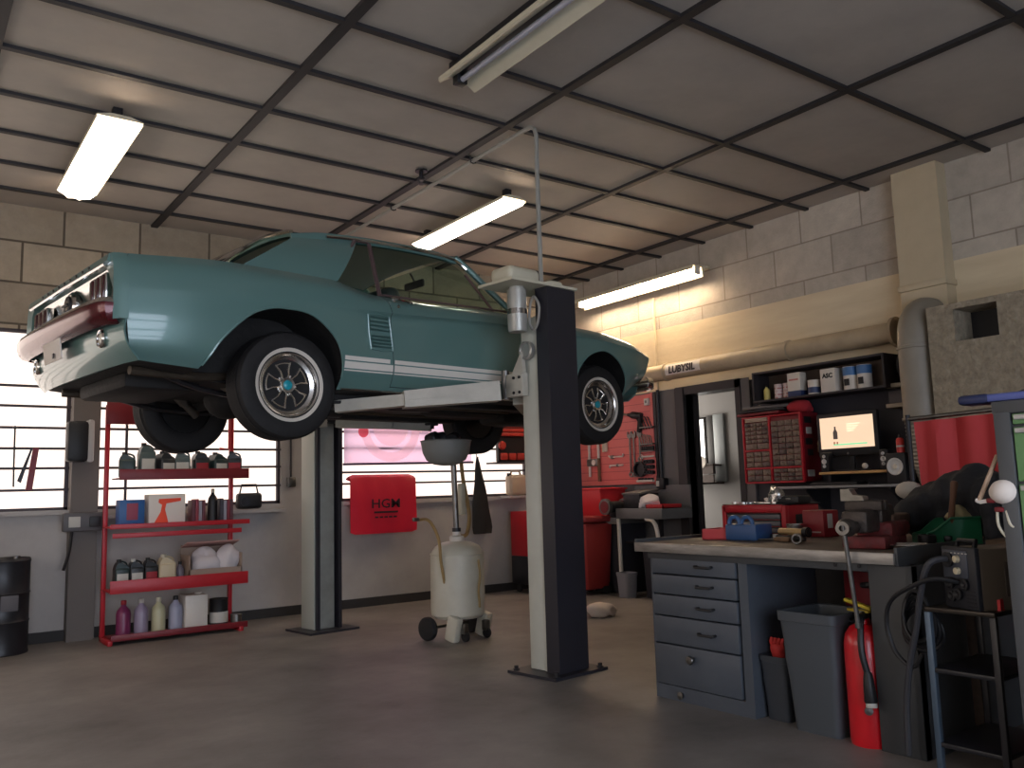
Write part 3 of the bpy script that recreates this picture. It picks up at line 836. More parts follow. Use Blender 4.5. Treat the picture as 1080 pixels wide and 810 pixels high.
# ---- underside
MB().bb((-2.16, -.40, .30), (-1.72, .40, .40), .03).build('fuel_tank', under, car)
ax = MB().cyl((-1.3715, -.70, .31), (-1.3715, .70, .31), .042, n=16).ball((-1.3715, 0, .31), (.15, .14, .13), 16).build('rear_axle', under, car)
for s in (-1, 1):
    MB().tube([(-2.06, s * .5, .40), (-1.75, s * .5, .30), (-1.3715, s * .5, .265), (-1.0, s * .5, .29), (-.78, s * .5, .34)], .03, 6, sub=3, flat=(1, .55)).build('leaf_spring', dsteel, car)
    MB().cyl((-1.40, s * .42, .24), (-1.68, s * .3, .45), .028).cyl((-1.5, s * .38, .32), (-1.68, s * .3, .46), .038).build('shock_absorber', steel, car)
    MB().tube([(.9, s * .25, .31), (.2, s * .30, .31), (-.9, s * .32, .32), (-1.15, s * .46, .40), (-1.45, s * .47, .43), (-1.72, s * .55, .37), (-2.2, s * .60, .37)], .026, 8, sub=4).build('exhaust_pipe', mat('exhaust_steel', (84, 74, 62), .55, .6, noise=(9, .6, (46, 40, 34))), car)
    MB().lathe([(.03, 0), (.075, .03), (.075, .42), (.03, .45)], (-.75, s * .32, .315), (1, 0, 0), 18, sx=.8).build('silencer', dsteel, car)
    MB().tube([(1.37, s * .72, .33), (1.34, s * .35, .30)], .03, 8).tube([(1.37, s * .72, .36), (1.80, s * .42, .34)], .016, 6).cyl((1.37, s * .52, .34), (1.37, s * .46, .62), .05).build('suspension_arm', dsteel, car)
MB().tube([(-1.3, 0, .31), (.4, 0, .33)], .035, 10).build('drive_shaft', dsteel, car)
MB().box((.62, 0, .36), (.7, .30, .18), .06).build('gearbox', under, car)
MB().box((1.2, 0, .32), (.55, .34, .2), .05).build('oil_sump', under, car)
MB().box((1.42, 0, .285), (.12, .95, .08), .02).build('crossmember', under, car)
for s in (-1, 1): MB().bb((-.95, s * .62, .27), (.95, s * .50, .33), .01).build('chassis_rail', under, car)

# ---- wheels
m_wblack = mat('wheel_black', (10, 10, 11), .4)
m_wchrome = mat('wheel_chrome', (232, 228, 222), .2, 1)
m_whitewall = mat('white_tyre_band', (206, 198, 186), .7)
m_capteal = mat('wheel_cap_teal', (20, 150, 165), .3, coat=.5)
tyre = MB().lathe([(.184, -.08), (.20, -.092), (.235, -.1), (.28, -.1), (.304, -.088), (.315, -.066), (.318, -.03), (.319, 0), (.318, .03), (.315, .066), (.304, .088), (.28, .1), (.235, .099), (.20, .092), (.184, .08)], n=56, close=True)
for rr in (-.05, -.018, .018, .05): tyre.lathe([(.3165, rr - .004), (.3205, rr - .012), (.3205, rr + .012), (.3165, rr + .004)], n=56)
M_tyre = tyre.mesh('tyre', rubber)
M_band = MB().lathe([(.197, .0925), (.205, .096), (.213, .0975), (.218, .0985)], n=56, caps=False).mesh('white_band', m_whitewall)
M_rim = MB().lathe([(.186, -.08), (.19, .07), (.193, .088), (.188, .096), (.180, .090), (.174, .066), (.150, .052), (.140, .050), (.137, .03)], n=56, caps=False).mesh('rim', m_wchrome)
M_disc = MB().lathe([(.139, .026), (.10, .030), (.05, .042), (0, .042)], n=40).lathe([(0, -.07), (.175, -.07), (.175, -.06), (0, -.06)], n=30).mesh('wheel_disc', m_wblack)
sp = MB(); pad = MB()
for k in range(5):
    a = R(90 + 72 * k)
    def pp(r, d, h): return (r * math.cos(a + R(d)), r * math.sin(a + R(d)), h)
    for q in ([pp(.046, -24, .056), pp(.090, -17, .060), pp(.137, -21, .054)], [pp(.046, 24, .056), pp(.090, 17, .060), pp(.137, 21, .054)]):
        sp.tube(q, .0065, 6)
    sp.tube([pp(.131, d, .053) for d in range(-21, 22, 6)], .006, 6)
    P = [pp(.04, -18, .052), pp(.09, -14, .054), pp(.127, -18, .048), pp(.129, 0, .048), pp(.127, 18, .048), pp(.09, 14, .054), pp(.04, 18, .052)]
    n = len(P)
    pad.raw(P + [(p[0], p[1], .025) for p in P], [tuple(range(n))] + [(i, i + n, (i + 1) % n + n, (i + 1) % n) for i in range(n)])
M_spoke = sp.mesh('spoke_edging', m_wchrome); M_pad = pad.mesh('spoke', m_wblack)
M_hub = MB().lathe([(.052, .05), (.050, .062), (.044, .072), (.030, .070)], n=26, caps=False).mesh('hub_ring', m_wchrome)
M_cap = MB().lathe([(.031, .066), (.026, .076), (.012, .080), (0, .081)], n=22).mesh('centre_cap', m_capteal)
M_lug = MB().lathe([(.011, 0), (.011, .016), (.004, .022), (0, .022)], n=8).mesh('wheel_nut', chrome)
def add(me, name, parent):
    o = bpy.data.objects.new(name, me); COL.objects.link(o); o.parent = parent; return o
for x, y, s, st in ((-1.3715, -.735, -1, .2), (1.3715, -.735, -1, .75), (-1.3715, .735, 1, .5), (1.3715, .735, 1, .9)):
    w = add(M_tyre, 'wheel', car)
    w.location = (x, y, .318 if x < 0 else .335)
    w.rotation_euler = (Mx.Rotation(R(90) if s < 0 else R(-90), 3, 'X') @ Mx.Rotation(st, 3, 'Z')).to_euler()
    for me, n in ((M_band, 'white_band'), (M_rim, 'rim'), (M_disc, 'wheel_disc'), (M_spoke, 'spoke_edging'), (M_pad, 'spoke'), (M_hub, 'hub_ring'), (M_cap, 'centre_cap')):
        add(me, n, w)
    for k in range(5):
        a = R(126 + 72 * k); add(M_lug, 'wheel_nut', w).location = (.058 * math.cos(a), .058 * math.sin(a), .036)
# ================================================================== two-post lift
m_lwhite = mat('lift_cream_paint', (196, 196, 184), .5, noise=(5, .4, (172, 172, 160)))
m_lblack = mat('lift_dark_paint', (40, 39, 46), .42, noise=(4, .3, (30, 30, 36)))
m_arm = mat('lift_arm_paint', (190, 184, 170), .5, noise=(7, .45, (150, 144, 132)))
m_armg = mat('lift_grey_arm', (150, 150, 142), .5, noise=(7, .4, (92, 92, 88)))
TH = R(7.1)
def car2w(x, y, z):
    c, s = math.cos(CARH), math.sin(CARH)
    return (CARL[0] + c * x - s * y, CARL[1] + s * x + c * y, CARL[2] + z)
lift = thing('lift_post', 'tall dark lift post with cream carriage in front of the car door', 'vehicle lift', (3.434, 4.286, 0), TH)
MB().prism([(0, 0), (.268, 0), (.268, .26), (.21, .26), (.21, .05), (.012, .05), (.012, .11), (0, .11)], d=(0, 0, 2.48)).build('post_cover', m_lblack, lift)
MB().bb((.012, .112, .02), (.19, .27, 2.30), .006).bb((.008, .112, .02), (.02, .135, 2.30), .002).build('inner_column', m_lwhite, lift)
bp = MB().prism([(-.11, -.07), (.37, -.07), (.37, .36), (-.11, .36)], d=(0, 0, .018)).build('base_plate', m_lblack, lift)
for x, y in ((-.07, -.04), (.33, -.04), (.33, .32), (-.07, .32)):
    MB().lathe([(.022, .018), (.022, .026), (.014, .028), (.014, .045), (0, .046)], (x, y, 0), n=6).build('anchor_bolt', dsteel, bp)
MB().prism([(-.30, .01), (.285, -.01), (.285, .30), (-.30, .34)], d=(0, 0, .018), o=(0, 0, 2.485)).build('top_plate', cream, lift)
MB().box((-.12, .17, 2.555), (.28, .20, .10), .035, seg=3).build('motor_cap', cream, lift)
MB().box((.20, .17, 2.535), (.13, .16, .06), .025, seg=3).build('cable_gland', cream, lift)
mo = MB().lathe([(.058, 0), (.064, .02), (.064, .28), (.05, .285), (.05, .30), (.0, .30)], (-.12, .16, 2.185), n=24).build('lift_motor', mat('motor_alloy', (178, 176, 168), .4, .35), lift)
MB().lathe([(.0655, 0), (.0655, .035)], (-.12, .16, 2.30), n=24, caps=False).build('motor_band', chrome, mo)
MB().tube([(-.03, .07, 2.40), (-.035, .04, 2.34), (-.03, .06, 2.25), (-.03, .10, 2.20), (-.035, .135, 2.25), (-.03, .13, 2.36), (-.03, .10, 2.42)], .009, 8, sub=4, closed=True).build('power_cable', mat('grey_cable', (150, 146, 138), .6), lift)
g = MB().lathe([(.062, 0), (.062, .03), (.05, .036), (.046, .026), (0, .026)], (-.004, .185, 2.075), (-1, 0, 0), 26).build('round_cover', mat('alloy_cover', (168, 166, 160), .35, .6), lift)
# carriage bracket
ca = MB().bb((-.055, .20, 1.775), (.0, .36, 1.93), .006).bb((-.055, .345, 1.775), (.16, .36, 1.93), .004).build('carriage_bracket', m_arm, lift)
for y in (.225, .28):
    for z in (1.80, 1.90):
        MB().lathe([(.010, 0), (.010, .008), (0, .009)], (-.055, y, z), (-1, 0, 0), 8).build('bracket_bolt', dsteel, ca)
MB().prism([(.20, 1.93), (.31, 1.93), (.215, 2.07)], (-.045, 0, 0), (0, 1, 0), (0, 0, 1), (.03, 0, 0)).build('gusset', m_arm, lift)
MB().cyl((-.02, .40, 1.77), (-.02, .40, 1.965), .028, n=14).build('hinge_pin', steel, lift)

def arm(root, path, secs, mats_):
    """telescopic swing arm written in car coordinates"""
    inv = wmx(root)
    for i, (a, b, h, w, z0, m) in enumerate(secs):
        A = V(car2w(*a)); B = V(car2w(*b)); d = (B - A); L = d.length; ax = d.normalized()
        side = V((0, 0, 1)).cross(ax).normalized(); upv = ax.cross(side)
        mb = MB(inv)
        hh = h if isinstance(h, tuple) else (h, h)
        P = [A + upv * z0, B + upv * z0, B + upv * (z0 + hh[1]), A + upv * (z0 + hh[0])]
        vs = [p + side * w / 2 for p in P] + [p - side * w / 2 for p in P]
        mb.raw(vs, [(0, 1, 2, 3), (7, 6, 5, 4), (0, 4, 5, 1), (1, 5, 6, 2), (2, 6, 7, 3), (3, 7, 4, 0)])
        mb.raw([p + side * (w / 2 + .004) for p in (A + upv * (z0 + hh[0] * .42), B + upv * (z0 + hh[1] * .42), B + upv * (z0 + hh[1] * .5), A + upv * (z0 + hh[0] * .5))] +
               [p - side * (w / 2 + .004) for p in (A + upv * (z0 + hh[0] * .42), B + upv * (z0 + hh[1] * .42), B + upv * (z0 + hh[1] * .5), A + upv * (z0 + hh[0] * .5))],
               [(0, 1, 2, 3), (7, 6, 5, 4), (0, 4, 5, 1), (1, 5, 6, 2), (2, 6, 7, 3), (3, 7, 4, 0)]) if i == 0 else None
        mb.build('swing_arm' if i == 0 else 'arm_extension', m, root)
    e = secs[-1][1]
    zt = path
    p0 = car2w(e[0], e[1], e[2] + secs[-1][4] + .02); p1 = car2w(e[0], e[1], zt)
    MB(inv).cyl(p0, p1, .028, n=16).lathe([(.06, -.02), (.065, -.015), (.065, -.001), (0, -.001)], p1, n=20).build('lifting_pad', rubber, root)
arm(lift, .268, [((-.04, -1.17, .31), (-.60, -.88, .265), (.13, .105), .13, -.055, m_arm), ((-.56, -.90, .265), (-.90, -.565, .235), .075, .095, -.04, m_arm)], None)
arm(lift, .268, [((.22, -1.12, .30), (.62, -.80, .27), (.12, .10), .12, -.05, m_arm), ((.58, -.83, .265), (.86, -.565, .235), .075, .09, -.04, m_arm)], None)
post2 = thing('lift_post', 'far lift post behind the car, beside the red fender cover', 'vehicle lift', car2w(.07, 1.33, -CARL[2])[:2] + (0,), TH)
MB().prism([(0, 0), (.03, 0), (.03, .17), (.215, .17), (.215, 0), (.245, 0), (.245, .26), (0, .26)], d=(0, 0, 2.48)).build('post_cover', m_lblack, post2)
MB().bb((-.012, .03, .02), (-.001, .25, 2.46), .003).build('side_strip', mat('lift_side_strip', (168, 172, 164), .5), post2, label='pale grey-green side of the post')
MB().bb((.05, .04, .02), (.195, .165, 1.95), .006).build('inner_column', m_armg, post2)
MB().prism([(-.12, -.1), (.36, -.1), (.36, .33), (-.12, .33)], d=(0, 0, .018)).build('base_plate', m_lblack, post2)
MB().bb((-.03, -.09, 1.80), (.20, .035, 1.90), .005).build('carriage_bracket', dsteel, post2)
arm(post2, .268, [((.20, 1.20, .305), (.52, .80, .275), (.10, .09), .12, -.045, m_armg), ((.50, .83, .272), (.74, .565, .24), .07, .09, -.04, m_armg)], None)
arm(post2, .268, [((.03, 1.20, .305), (-.45, .86, .265), (.10, .09), .12, -.045, m_armg), ((-.42, .88, .262), (-.86, .565, .235), .07, .09, -.04, m_armg)], None)
# conduit feeding the post
T = thing('cable_conduit', 'thin grey conduit running under the ceiling and dropping to the lift post', 'conduit', (3.52, 4.45, 2.52))
MB(wmx(T)).tube([(3.52, 4.45, 2.50), (3.54, 4.48, 3.2), (3.56, 4.5, 3.62), (3.56, 4.52, 3.675), (3.56, 4.56, 3.70), (3.56, 4.62, 3.705), (3.56, 8.33, 3.705)], .016, 10).build('conduit_pipe', mat('conduit_grey', (150, 148, 140), .5), T)
for y in (5.3, 6.6, 7.9):
    MB(wmx(T)).tube([(3.535, y, 3.742), (3.538, y, 3.69), (3.56, y, 3.683), (3.582, y, 3.69), (3.585, y, 3.742)], .005, 6).build('saddle_clip', dsteel, T)

# ================================================================== waste-oil drainer
m_tank = mat('tank_cream_paint', (204, 200, 184), .45, noise=(5, .4, (176, 170, 150)))
T = thing('oil_drainer', 'cream wheeled waste-oil drainer with grey bowl standing under the car', 'oil drainer', (3.78, 6.0, 0), R(12))
tk = MB().lathe([(.0, .16), (.19, .165), (.215, .19), (.218, .23), (.218, .64), (.21, .68), (.18, .725), (.12, .755), (.06, .765), (0, .765)], n=34).build('tank', m_tank, T)
MB().lathe([(.2195, 0), (.222, .006), (.2195, .012)], (0, 0, .66), n=34, caps=False).build('tank_rib', m_tank, tk)
MB().tube([(.02, -.222, .62), (.03, -.226, .5), (.01, -.226, .38), (.02, -.226, .25)], .010, 8, sub=4).build('sight_tube', mat('yellowed_hose', (160, 136, 88), .5), T)
for x in (-.17, .17):
    MB().box((x, -.12, .10), (.07, .12, .2), .02, rot=(.25, 0, 0)).build('tank_foot', m_tank, T)
for x, y in ((.24, .1), (-.24, .1)):
    MB().lathe([(.0, -.03), (.05, -.03), (.085, -.026), (.092, -.015), (.092, .015), (.085, .026), (.05, .03), (0, .03)], (x, y, .092), (1, 0, 0), 24).build('wheel', rubber, T)
MB().cyl((-.25, .1, .092), (.25, .1, .092), .012).build('wheel_axle', steel, T)
for x in (-.12, .12):
    k = MB().lathe([(0, -.014), (.036, -.014), (.04, -.008), (.04, .008), (.036, .014), (0, .014)], (x, -.2, .041), (1, 0, 0), 18).build('castor', rubber, T)
    MB().box((x, -.19, .10), (.05, .05, .08), .008).build('castor_fork', steel, k)
MB().lathe([(.06, .76), (.06, .80), (.035, .81), (.035, .845), (.0, .845)], n=18).build('filler_neck', white_paint, T)
MB().cyl((0, 0, .84), (-.02, 0, 1.40), .024, n=14).build('riser_tube', steel, T)
MB().cyl((0, 0, .84), (0, 0, .87), .036, n=14).build('riser_collar', dsteel, T)
bw = MB().lathe([(.03, 1.375), (.10, 1.385), (.16, 1.42), (.19, 1.48), (.205, 1.57), (.212, 1.575), (.207, 1.58), (.198, 1.575), (.18, 1.49), (.15, 1.44), (.09, 1.40), (0, 1.395)], (-.1, 0, 0), n=34).build('drain_bowl', mat('bowl_grey_plastic', (126, 126, 122), .5), T)
hose = mat('brown_hose', (150, 122, 76), .55)
MB().tube([(.05, .0, .80), (.14, .02, .82), (.20, .05, .98), (.15, .06, 1.25), (.10, .03, 1.40)], .017, 8, sub=5).build('drain_hose', hose, T)
MB().tube([(-.20, -.06, .45), (-.235, -.06, .62), (-.24, -.04, .80), (-.30, .0, .94), (-.40, .02, .95)], .012, 8, sub=5).build('air_hose', hose, T)
MB().box((-.42, .02, .955), (.06, .025, .03), .006).build('hose_tap', steel, T)
MB().box((.115, .05, 1.1), (.05, .05, .26), .01).build('suction_gun', cream, T)
for i, (x, y, r, a) in enumerate(((-.18, .0, .05, .3), (-.08, .05, .055, 1.2), (.0, -.03, .05, 2.2))):
    f = tag(MB().lathe([(0, -.05), (r * .9, -.05), (r, -.045), (r, .04), (r * .8, .05), (r * .5, .052), (0, .045)], n=18).lathe([(r * 1.02, -.02), (r * 1.03, .0), (r * 1.02, .02)], n=18, caps=False).build('oil_filter', dsteel, None, V(T.location) + V((x - .03, y, 1.50 + .095)), (1.3, .2, a)),
        ('old oil filter at the left of the drain bowl', 'old oil filter in the middle of the drain bowl', 'old oil filter at the right of the drain bowl')[i], 'oil filter', 'used filters in the drain bowl')
# ================================================================== red rack by the windows
RX0, RX1, RY = 1.53, 2.60, 7.93
rack = thing('display_rack', 'red metal shelving rack of oil cans and bottles against the windows', 'shelf', ((RX0 + RX1) / 2, RY, 0))
mx = wmx(rack)
for x in (RX0, RX1):
    MB(mx).bb((x - .018, RY + .10, 0), (x + .018, RY + .14, 2.0), .004).build('upright', red, rack)
    MB(mx).bb((x - .018, RY - .22, .0), (x + .018, RY + .14, .04), .004).build('foot', red, rack)
MB(mx).bb((RX0 - .02, RY + .06, 1.83), (RX0 + .26, RY + .09, 2.03), .004).build('header_sign', dred, rack)
MB(mx).tube([(RX1 - .12, RY + .08, 1.62), (RX1 - .03, RY + .08, 1.62), (RX1 - .03, RY + .08, 1.92), (RX1 - .12, RY + .08, 1.92)], .014, 6).build('sign_bracket', red, rack)
def shelf(z, x0, x1, lip, m):
    s = MB(mx).bb((x0, RY - .20, z - .012), (x1, RY + .10, z), .002).build('shelf_board', m, rack)
    MB(mx).bb((x0, RY - .206, z - .02), (x1, RY - .194, z + lip), .002).build('shelf_lip', m, s)
shelf(1.36, 1.57, 2.66, .07, dred); shelf(.955, 1.51, 2.67, .02, red); shelf(.43, 1.52, 2.66, .085, red); shelf(.05, 1.54, 2.66, .03, dred)
MB(mx).bb((RX0, RY - .2, .86), (RX1, RY - .19, .90), .003).build('front_rail', red, rack)

def bottle(name, label, cat, x, y, z, w, d, h, m, capm, group, shape=0, rz=0, hl=None):
    T = thing(name, label, cat, (x, y, z), rz, group)
    if shape == 0:     # jerry-style oil bottle with handle
        b = MB().box((0, 0, h * .36), (w, d, h * .72), w * .14, seg=3)
        b.prism([(-w * .5, h * .66), (w * .5, h * .66), (w * .46, h * .74), (-w * .02, h * .90), (-w * .3, h * .90), (-w * .42, h * .80)], (0, -d * .4, 0), d=(0, d * .8, 0))
        b.build('bottle_body', m, T)
        MB().tube([(w * .42, 0, h * .72), (w * .36, 0, h * .86), (w * .05, 0, h * .93), (-w * .1, 0, h * .9)], w * .07, 6, sub=3).build('handle', m, T)
        MB().lathe([(w * .17, 0), (w * .17, h * .1), (0, h * .1)], (-w * .17, 0, h * .9), n=12).build('screw_cap', capm, T)
    elif shape == 1:   # round bottle
        MB().lathe([(0, 0), (w * .5, 0), (w * .5, h * .62), (w * .44, h * .72), (w * .18, h * .84), (w * .16, h * .9), (0, h * .9)], n=18).build('bottle_body', m, T)
        MB().lathe([(w * .19, 0), (w * .19, h * .11), (w * .15, h * .12), (0, h * .12)], (0, 0, h * .88), n=14).build('screw_cap', capm, T)
    elif shape == 2:   # box or square tin
        MB().box((0, 0, h * .48), (w, d, h * .96), w * .04).build('can_body', m, T)
        MB().lathe([(w * .16, 0), (w * .16, h * .05), (0, h * .05)], (w * .2, 0, h * .96), n=12).build('screw_cap', capm, T)
    elif shape == 3:   # round tin
        MB().lathe([(0, 0), (w * .5, 0), (w * .51, h * .02), (w * .49, h * .04), (w * .49, h * .93), (w * .51, h * .95), (w * .5, h * .97), (w * .45, h * .95), (0, h * .95)], n=22).build('can_body', m, T)
        if capm: MB().lathe([(w * .30, 0), (w * .30, h * .03), (0, h * .03)], (0, 0, h * .95), n=18).build('lid', capm, T)
    if hl is not None:
        if shape in (1, 3):
            MB().lathe([(w * .505, h * .12), (w * .505, h * .5)], n=22, caps=False).build('label_band', hl, T)
        else:
            MB().box((0, -d * .5 - .001, h * .34), (w * .8, .003, h * .4), .001).build('label_patch', hl, T)
    return T
GR = 'oil cans on the top rack shelf'
g1 = mat('dark_green_plastic', (34, 52, 52), .4); g2 = mat('grey_green_plastic', (78, 92, 92), .4); g3 = mat('charcoal_plastic', (40, 44, 48), .4)
lab = mat('pale_label', (190, 188, 180), .6); rlab = mat('red_label', (150, 30, 40), .6)
descr = ['dark green oil can, leftmost on the top rack shelf', 'tallest grey-green oil can second on the top rack shelf', 'charcoal oil can third on the top rack shelf',
         'grey-green oil can with pale label in the middle of the top rack shelf', 'charcoal oil can with red label right of the middle can', 'dark green oil can, second from the right on the top rack shelf',
         'charcoal red-labelled oil can, rightmost on the top rack shelf']
for i in range(7):
    bottle('oil_can', descr[i], 'oil can', 1.66 + i * .152, RY - .05, 1.36, .13, .15, (.22, .30, .23, .24, .23, .22, .23)[i], (g1, g2, g3, g2, g3, g1, g3)[i], blackp, GR, 0, rz=.25 * (i % 3 - 1), hl=(None, lab, lab, lab, rlab, lab, rlab)[i])
# second shelf
T = thing('parts_box', 'bright blue box with printed front on the second rack shelf', 'box', (1.69, RY - .06, .955))
MB().box((0, 0, .11), (.20, .16, .22), .008).build('box_body', blue, T)
MB().box((0, -.081, .12), (.09, .004, .14), .002).build('printed_front', mat('box_print', (150, 70, 90), .6), T)
ora = mat('orange_print', (236, 76, 44), .6)
T = thing('carton', 'white carton with orange-red print beside the blue box', 'box', (1.97, RY - .06, .955))
MB().box((0, 0, .13), (.30, .18, .26), .006).build('carton_body', paper, T)
MB().prism([(-.12, .0), (.0, .0), (-.03, .12), (-.02, .17), (.10, .19), (.10, .215), (-.08, .21), (-.085, .18), (-.055, .16), (-.065, .10)], (.01, -.094, .01), d=(0, .003, 0)).build('printed_mark', ora, T)
for i in range(8):
    z = (.20, .21, .19, .20, .21, .19, .20, .20)[i]
    o = MB().box((0, 0, z / 2), (.026, .15, z), .003).build('catalogue', mat('binder_%d' % i, [(92, 52, 62), (140, 60, 72), (150, 148, 160), (96, 50, 60), (60, 56, 66), (150, 150, 162), (120, 40, 52), (84, 50, 56)][i], .6))
    o.location = (2.20 + i * .029 + (.13 if i > 3 else 0), RY - .05, .956)
    tag(o, ['maroon binder, first left in the binder row', 'rose-red binder second in the binder row', 'pale lilac binder left of the black bottle', 'brownish red binder touching the black bottle on its left',
            'dark slate binder right of the black bottle', 'pale binder near the right rack post', 'deep red binder near the right rack post', 'brown binder at the right end of the binder row'][i], 'binder', 'binders on the second rack shelf')
bottle('additive_bottle', 'black bottle with cream cap between the binders', 'bottle', 2.378, RY - .07, .955, .085, .085, .30, blackp, cream, None, 1)
# third shelf
dd = ['dark green jug at the left of the third rack shelf', 'charcoal jug second on the third rack shelf', 'black jug with red label third on the third rack shelf']
for i in range(3):
    bottle('oil_jug', dd[i], 'jug', 1.63 + i * .115, RY - .06, .43, .11, .14, .25, (g1, g3, blackp)[i], lab if i == 1 else blackp, 'dark jugs on the third rack shelf', 0, hl=(lab, lab, rlab)[i])
bottle('cream_jug', 'cream plastic jug on the third rack shelf', 'jug', 1.99, RY - .07, .43, .14, .14, .27, mat('cream_plastic', (196, 182, 152), .5), cream, None, 0)
bottle('small_bottle', 'small grey bottle between the cream jug and the open box', 'bottle', 2.11, RY - .05, .43, .07, .07, .2, mat('smoke_plastic', (120, 112, 122), .4), blackp, None, 1)
T = thing('cardboard_box', 'open cardboard box with white rags on the third rack shelf', 'box', (2.38, RY - .04, .431))
cb = mat('worn_cardboard', (150, 130, 116), .8)
b = MB()
b.bb((-.23, -.15, 0), (.23, .13, .012)).bb((-.23, -.15, 0), (.23, -.14, .13)).bb((-.23, .12, 0), (.23, .13, .33)).bb((-.23, -.15, 0), (-.22, .13, .25)).bb((.22, -.15, 0), (.23, .13, .25))
b.build('box_body', cb, T); MB().box((0, .02, .335), (.46, .2, .008), .002, rot=(-.25, 0, 0)).build('box_flap', mat('pink_cardboard', (196, 150, 142), .8), T)
def crumple(name, label, cat, c, r, m, seed, n=22, amp=.28, group=None):
    rd = random.Random(seed); ph = [(V((rd.uniform(-1, 1), rd.uniform(-1, 1), rd.uniform(-1, 1))).normalized() * rd.uniform(2, 7), rd.uniform(0, 6), rd.uniform(.3, 1)) for _ in range(9)]
    b = MB().ball((0, 0, 0), 1, n)
    for i, p in enumerate(b.v):
        q = V(p); k = 1 + amp * sum(a * math.sin(q.dot(f) + h) for f, h, a in ph) / 3
        q = V((q.x * r[0] * k, q.y * r[1] * k, q.z * r[2] * k))
        if q.z < -r[2] * .55: q.z = -r[2] * .55
        b.v[i] = V((q.x, q.y, q.z + r[2] * .55))
    o = b.build(name, m, None, c, angle=60)
    return tag(o, label, cat, group)
crumple('cleaning_rag', 'bundle of white rags in the open cardboard box', 'rag', (2.34, RY - .05, .50), (.13, .11, .15), cloth_white, 3)
crumple('cleaning_rag', 'white rag slumped over the right end of the cardboard box', 'rag', (2.52, RY - .08, .53), (.10, .10, .15), cloth_white, 8)
# bottom shelf
bd = [('pink bottle at the left of the bottom rack shelf', (120, 42, 84)), ('pale lilac bottle second on the bottom rack shelf', (150, 138, 160)), ('yellowish white bottle in the middle of the bottom rack shelf', (190, 186, 150)), ('bluish white bottle beside the white canister', (158, 160, 180))]
for i in range(4):
    bottle('coolant_bottle', bd[i][0], 'bottle', 1.66 + i * .14, RY - .05, .05, .115, .115, .29, mat('bottle_tint_%d' % i, bd[i][1], .35), (rlab, lab, cream, blackp)[i], 'bottles on the bottom rack shelf', 1)
bottle('canister', 'tall square white canister on the bottom rack shelf', 'canister', 2.235, RY - .04, .05, .19, .19, .30, white_paint, white_paint, None, 2)
bottle('dark_canister', 'dark round canister with pale label on the bottom rack shelf', 'canister', 2.45, RY - .05, .05, .16, .16, .24, blackp, None, None, 3, hl=lab)
bottle('small_tin', 'small flat grey tin at the right end of the bottom rack shelf', 'tin', 2.59, RY - .10, .05, .1, .1, .09, steel, None, None, 3)

# ================================================================== things on the back wall
T = thing('paper_dispenser', 'black wall dispenser with pale side on the grey pier', 'dispenser', (1.33, 8.23, 1.51))
MB(wmx(T)).box((1.31, 8.16, 1.685), (.17, .13, .35), .03).build('cover', blackp, T)
MB(wmx(T)).box((1.41, 8.17, 1.69), (.06, .12, .37), .02).build('side_panel', mat('pale_plastic', (176, 174, 172), .5), T)
T = thing('socket_box', 'long grey socket box at the foot of the grey pier', 'junction box', (1.39, 8.2, .93))
MB(wmx(T)).box((1.39, 8.19, 1.0), (.33, .08, .16), .012).build('box_body', mat('socket_grey', (82, 80, 82), .5), T)
for x, m in ((1.31, lab), (1.47, blackp)): MB(wmx(T)).box((x, 8.145, 1.0), (.09, .012, .09), .004).build('socket', m, T)
MB(wmx(T)).tube([(1.30, 8.20, .93), (1.28, 8.18, .75), (1.24, 8.17, .60)], .014, 6, sub=4).build('hanging_lead', blackp, T)
T = thing('hand_saw', 'red and black saw hanging from the window bar at far left', 'saw', (1.0, 8.33, 1.3))
MB(wmx(T)).prism([(1.0, 1.64), (1.045, 1.64), (1.005, 1.28), (.955, 1.28)], (0, 8.325, 0), d=(0, .025, 0)).build('handle', dred, T)
MB(wmx(T)).prism([(.985, 1.64), (1.0, 1.64), (.92, 1.34), (.89, 1.36)], (0, 8.335, 0), d=(0, .006, 0)).build('blade', dsteel, T)
T = thing('hook_rod', 'thin dark rod hanging on the window bars at far left', 'rod', (.86, 8.33, 1.3))
MB(wmx(T)).tube([(.86, 8.34, 1.82), (.862, 8.335, 1.5), (.866, 8.335, 1.31)], .008, 6).lathe([(.0, -.02), (.02, 0), (0, .02)], (.86, 8.335, 1.81), n=10).build('rod', dsteel, T)
T = thing('storage_drum', 'black drum standing in the dark at the far left edge', 'drum', (.78, 8.02, 0))
MB().lathe([(0, 0), (.2, 0), (.205, .01), (.2, .03), (.2, .24), (.207, .25), (.2, .26), (.2, .46), (.207, .47), (.2, .48), (.2, .70), (.205, .72), (.195, .74), (.18, .72), (0, .72)], n=28).build('drum_body', black_paint, T)
MB().lathe([(.03, .72), (.03, .75), (0, .75)], (.1, .04, 0), n=12).build('bung', steel, T)
MB().box((.04, -.205, .40), (.12, .006, .12), .002).build('label_patch', mat('grubby_label', (92, 90, 94), .7), T)
T = thing('desk_fan', 'small black radio on the sill right of the red rack', 'radio', (2.84, 8.25, 1.05))
T.name = 'radio'
MB().box((0, 0, .085), (.24, .1, .15), .03, seg=3).build('radio_body', blackp, T)
MB().tube([(-.09, 0, .15), (-.07, 0, .24), (.07, 0, .24), (.09, 0, .15)], .009, 6).build('carry_handle', blackp, T)
MB().lathe([(.045, 0), (.045, .006), (0, .004)], (-.05, -.05, .08), (0, -1, 0), 16).build('speaker_grille', dsteel, T)
T = thing('light_switch', 'small grey switch with a cable on the pale pier left of the far post', 'switch', (3.30, 8.33, 1.30))
MB(wmx(T)).box((3.30, 8.335, 1.31), (.08, .05, .10), .008).build('switch_box', steel, T)
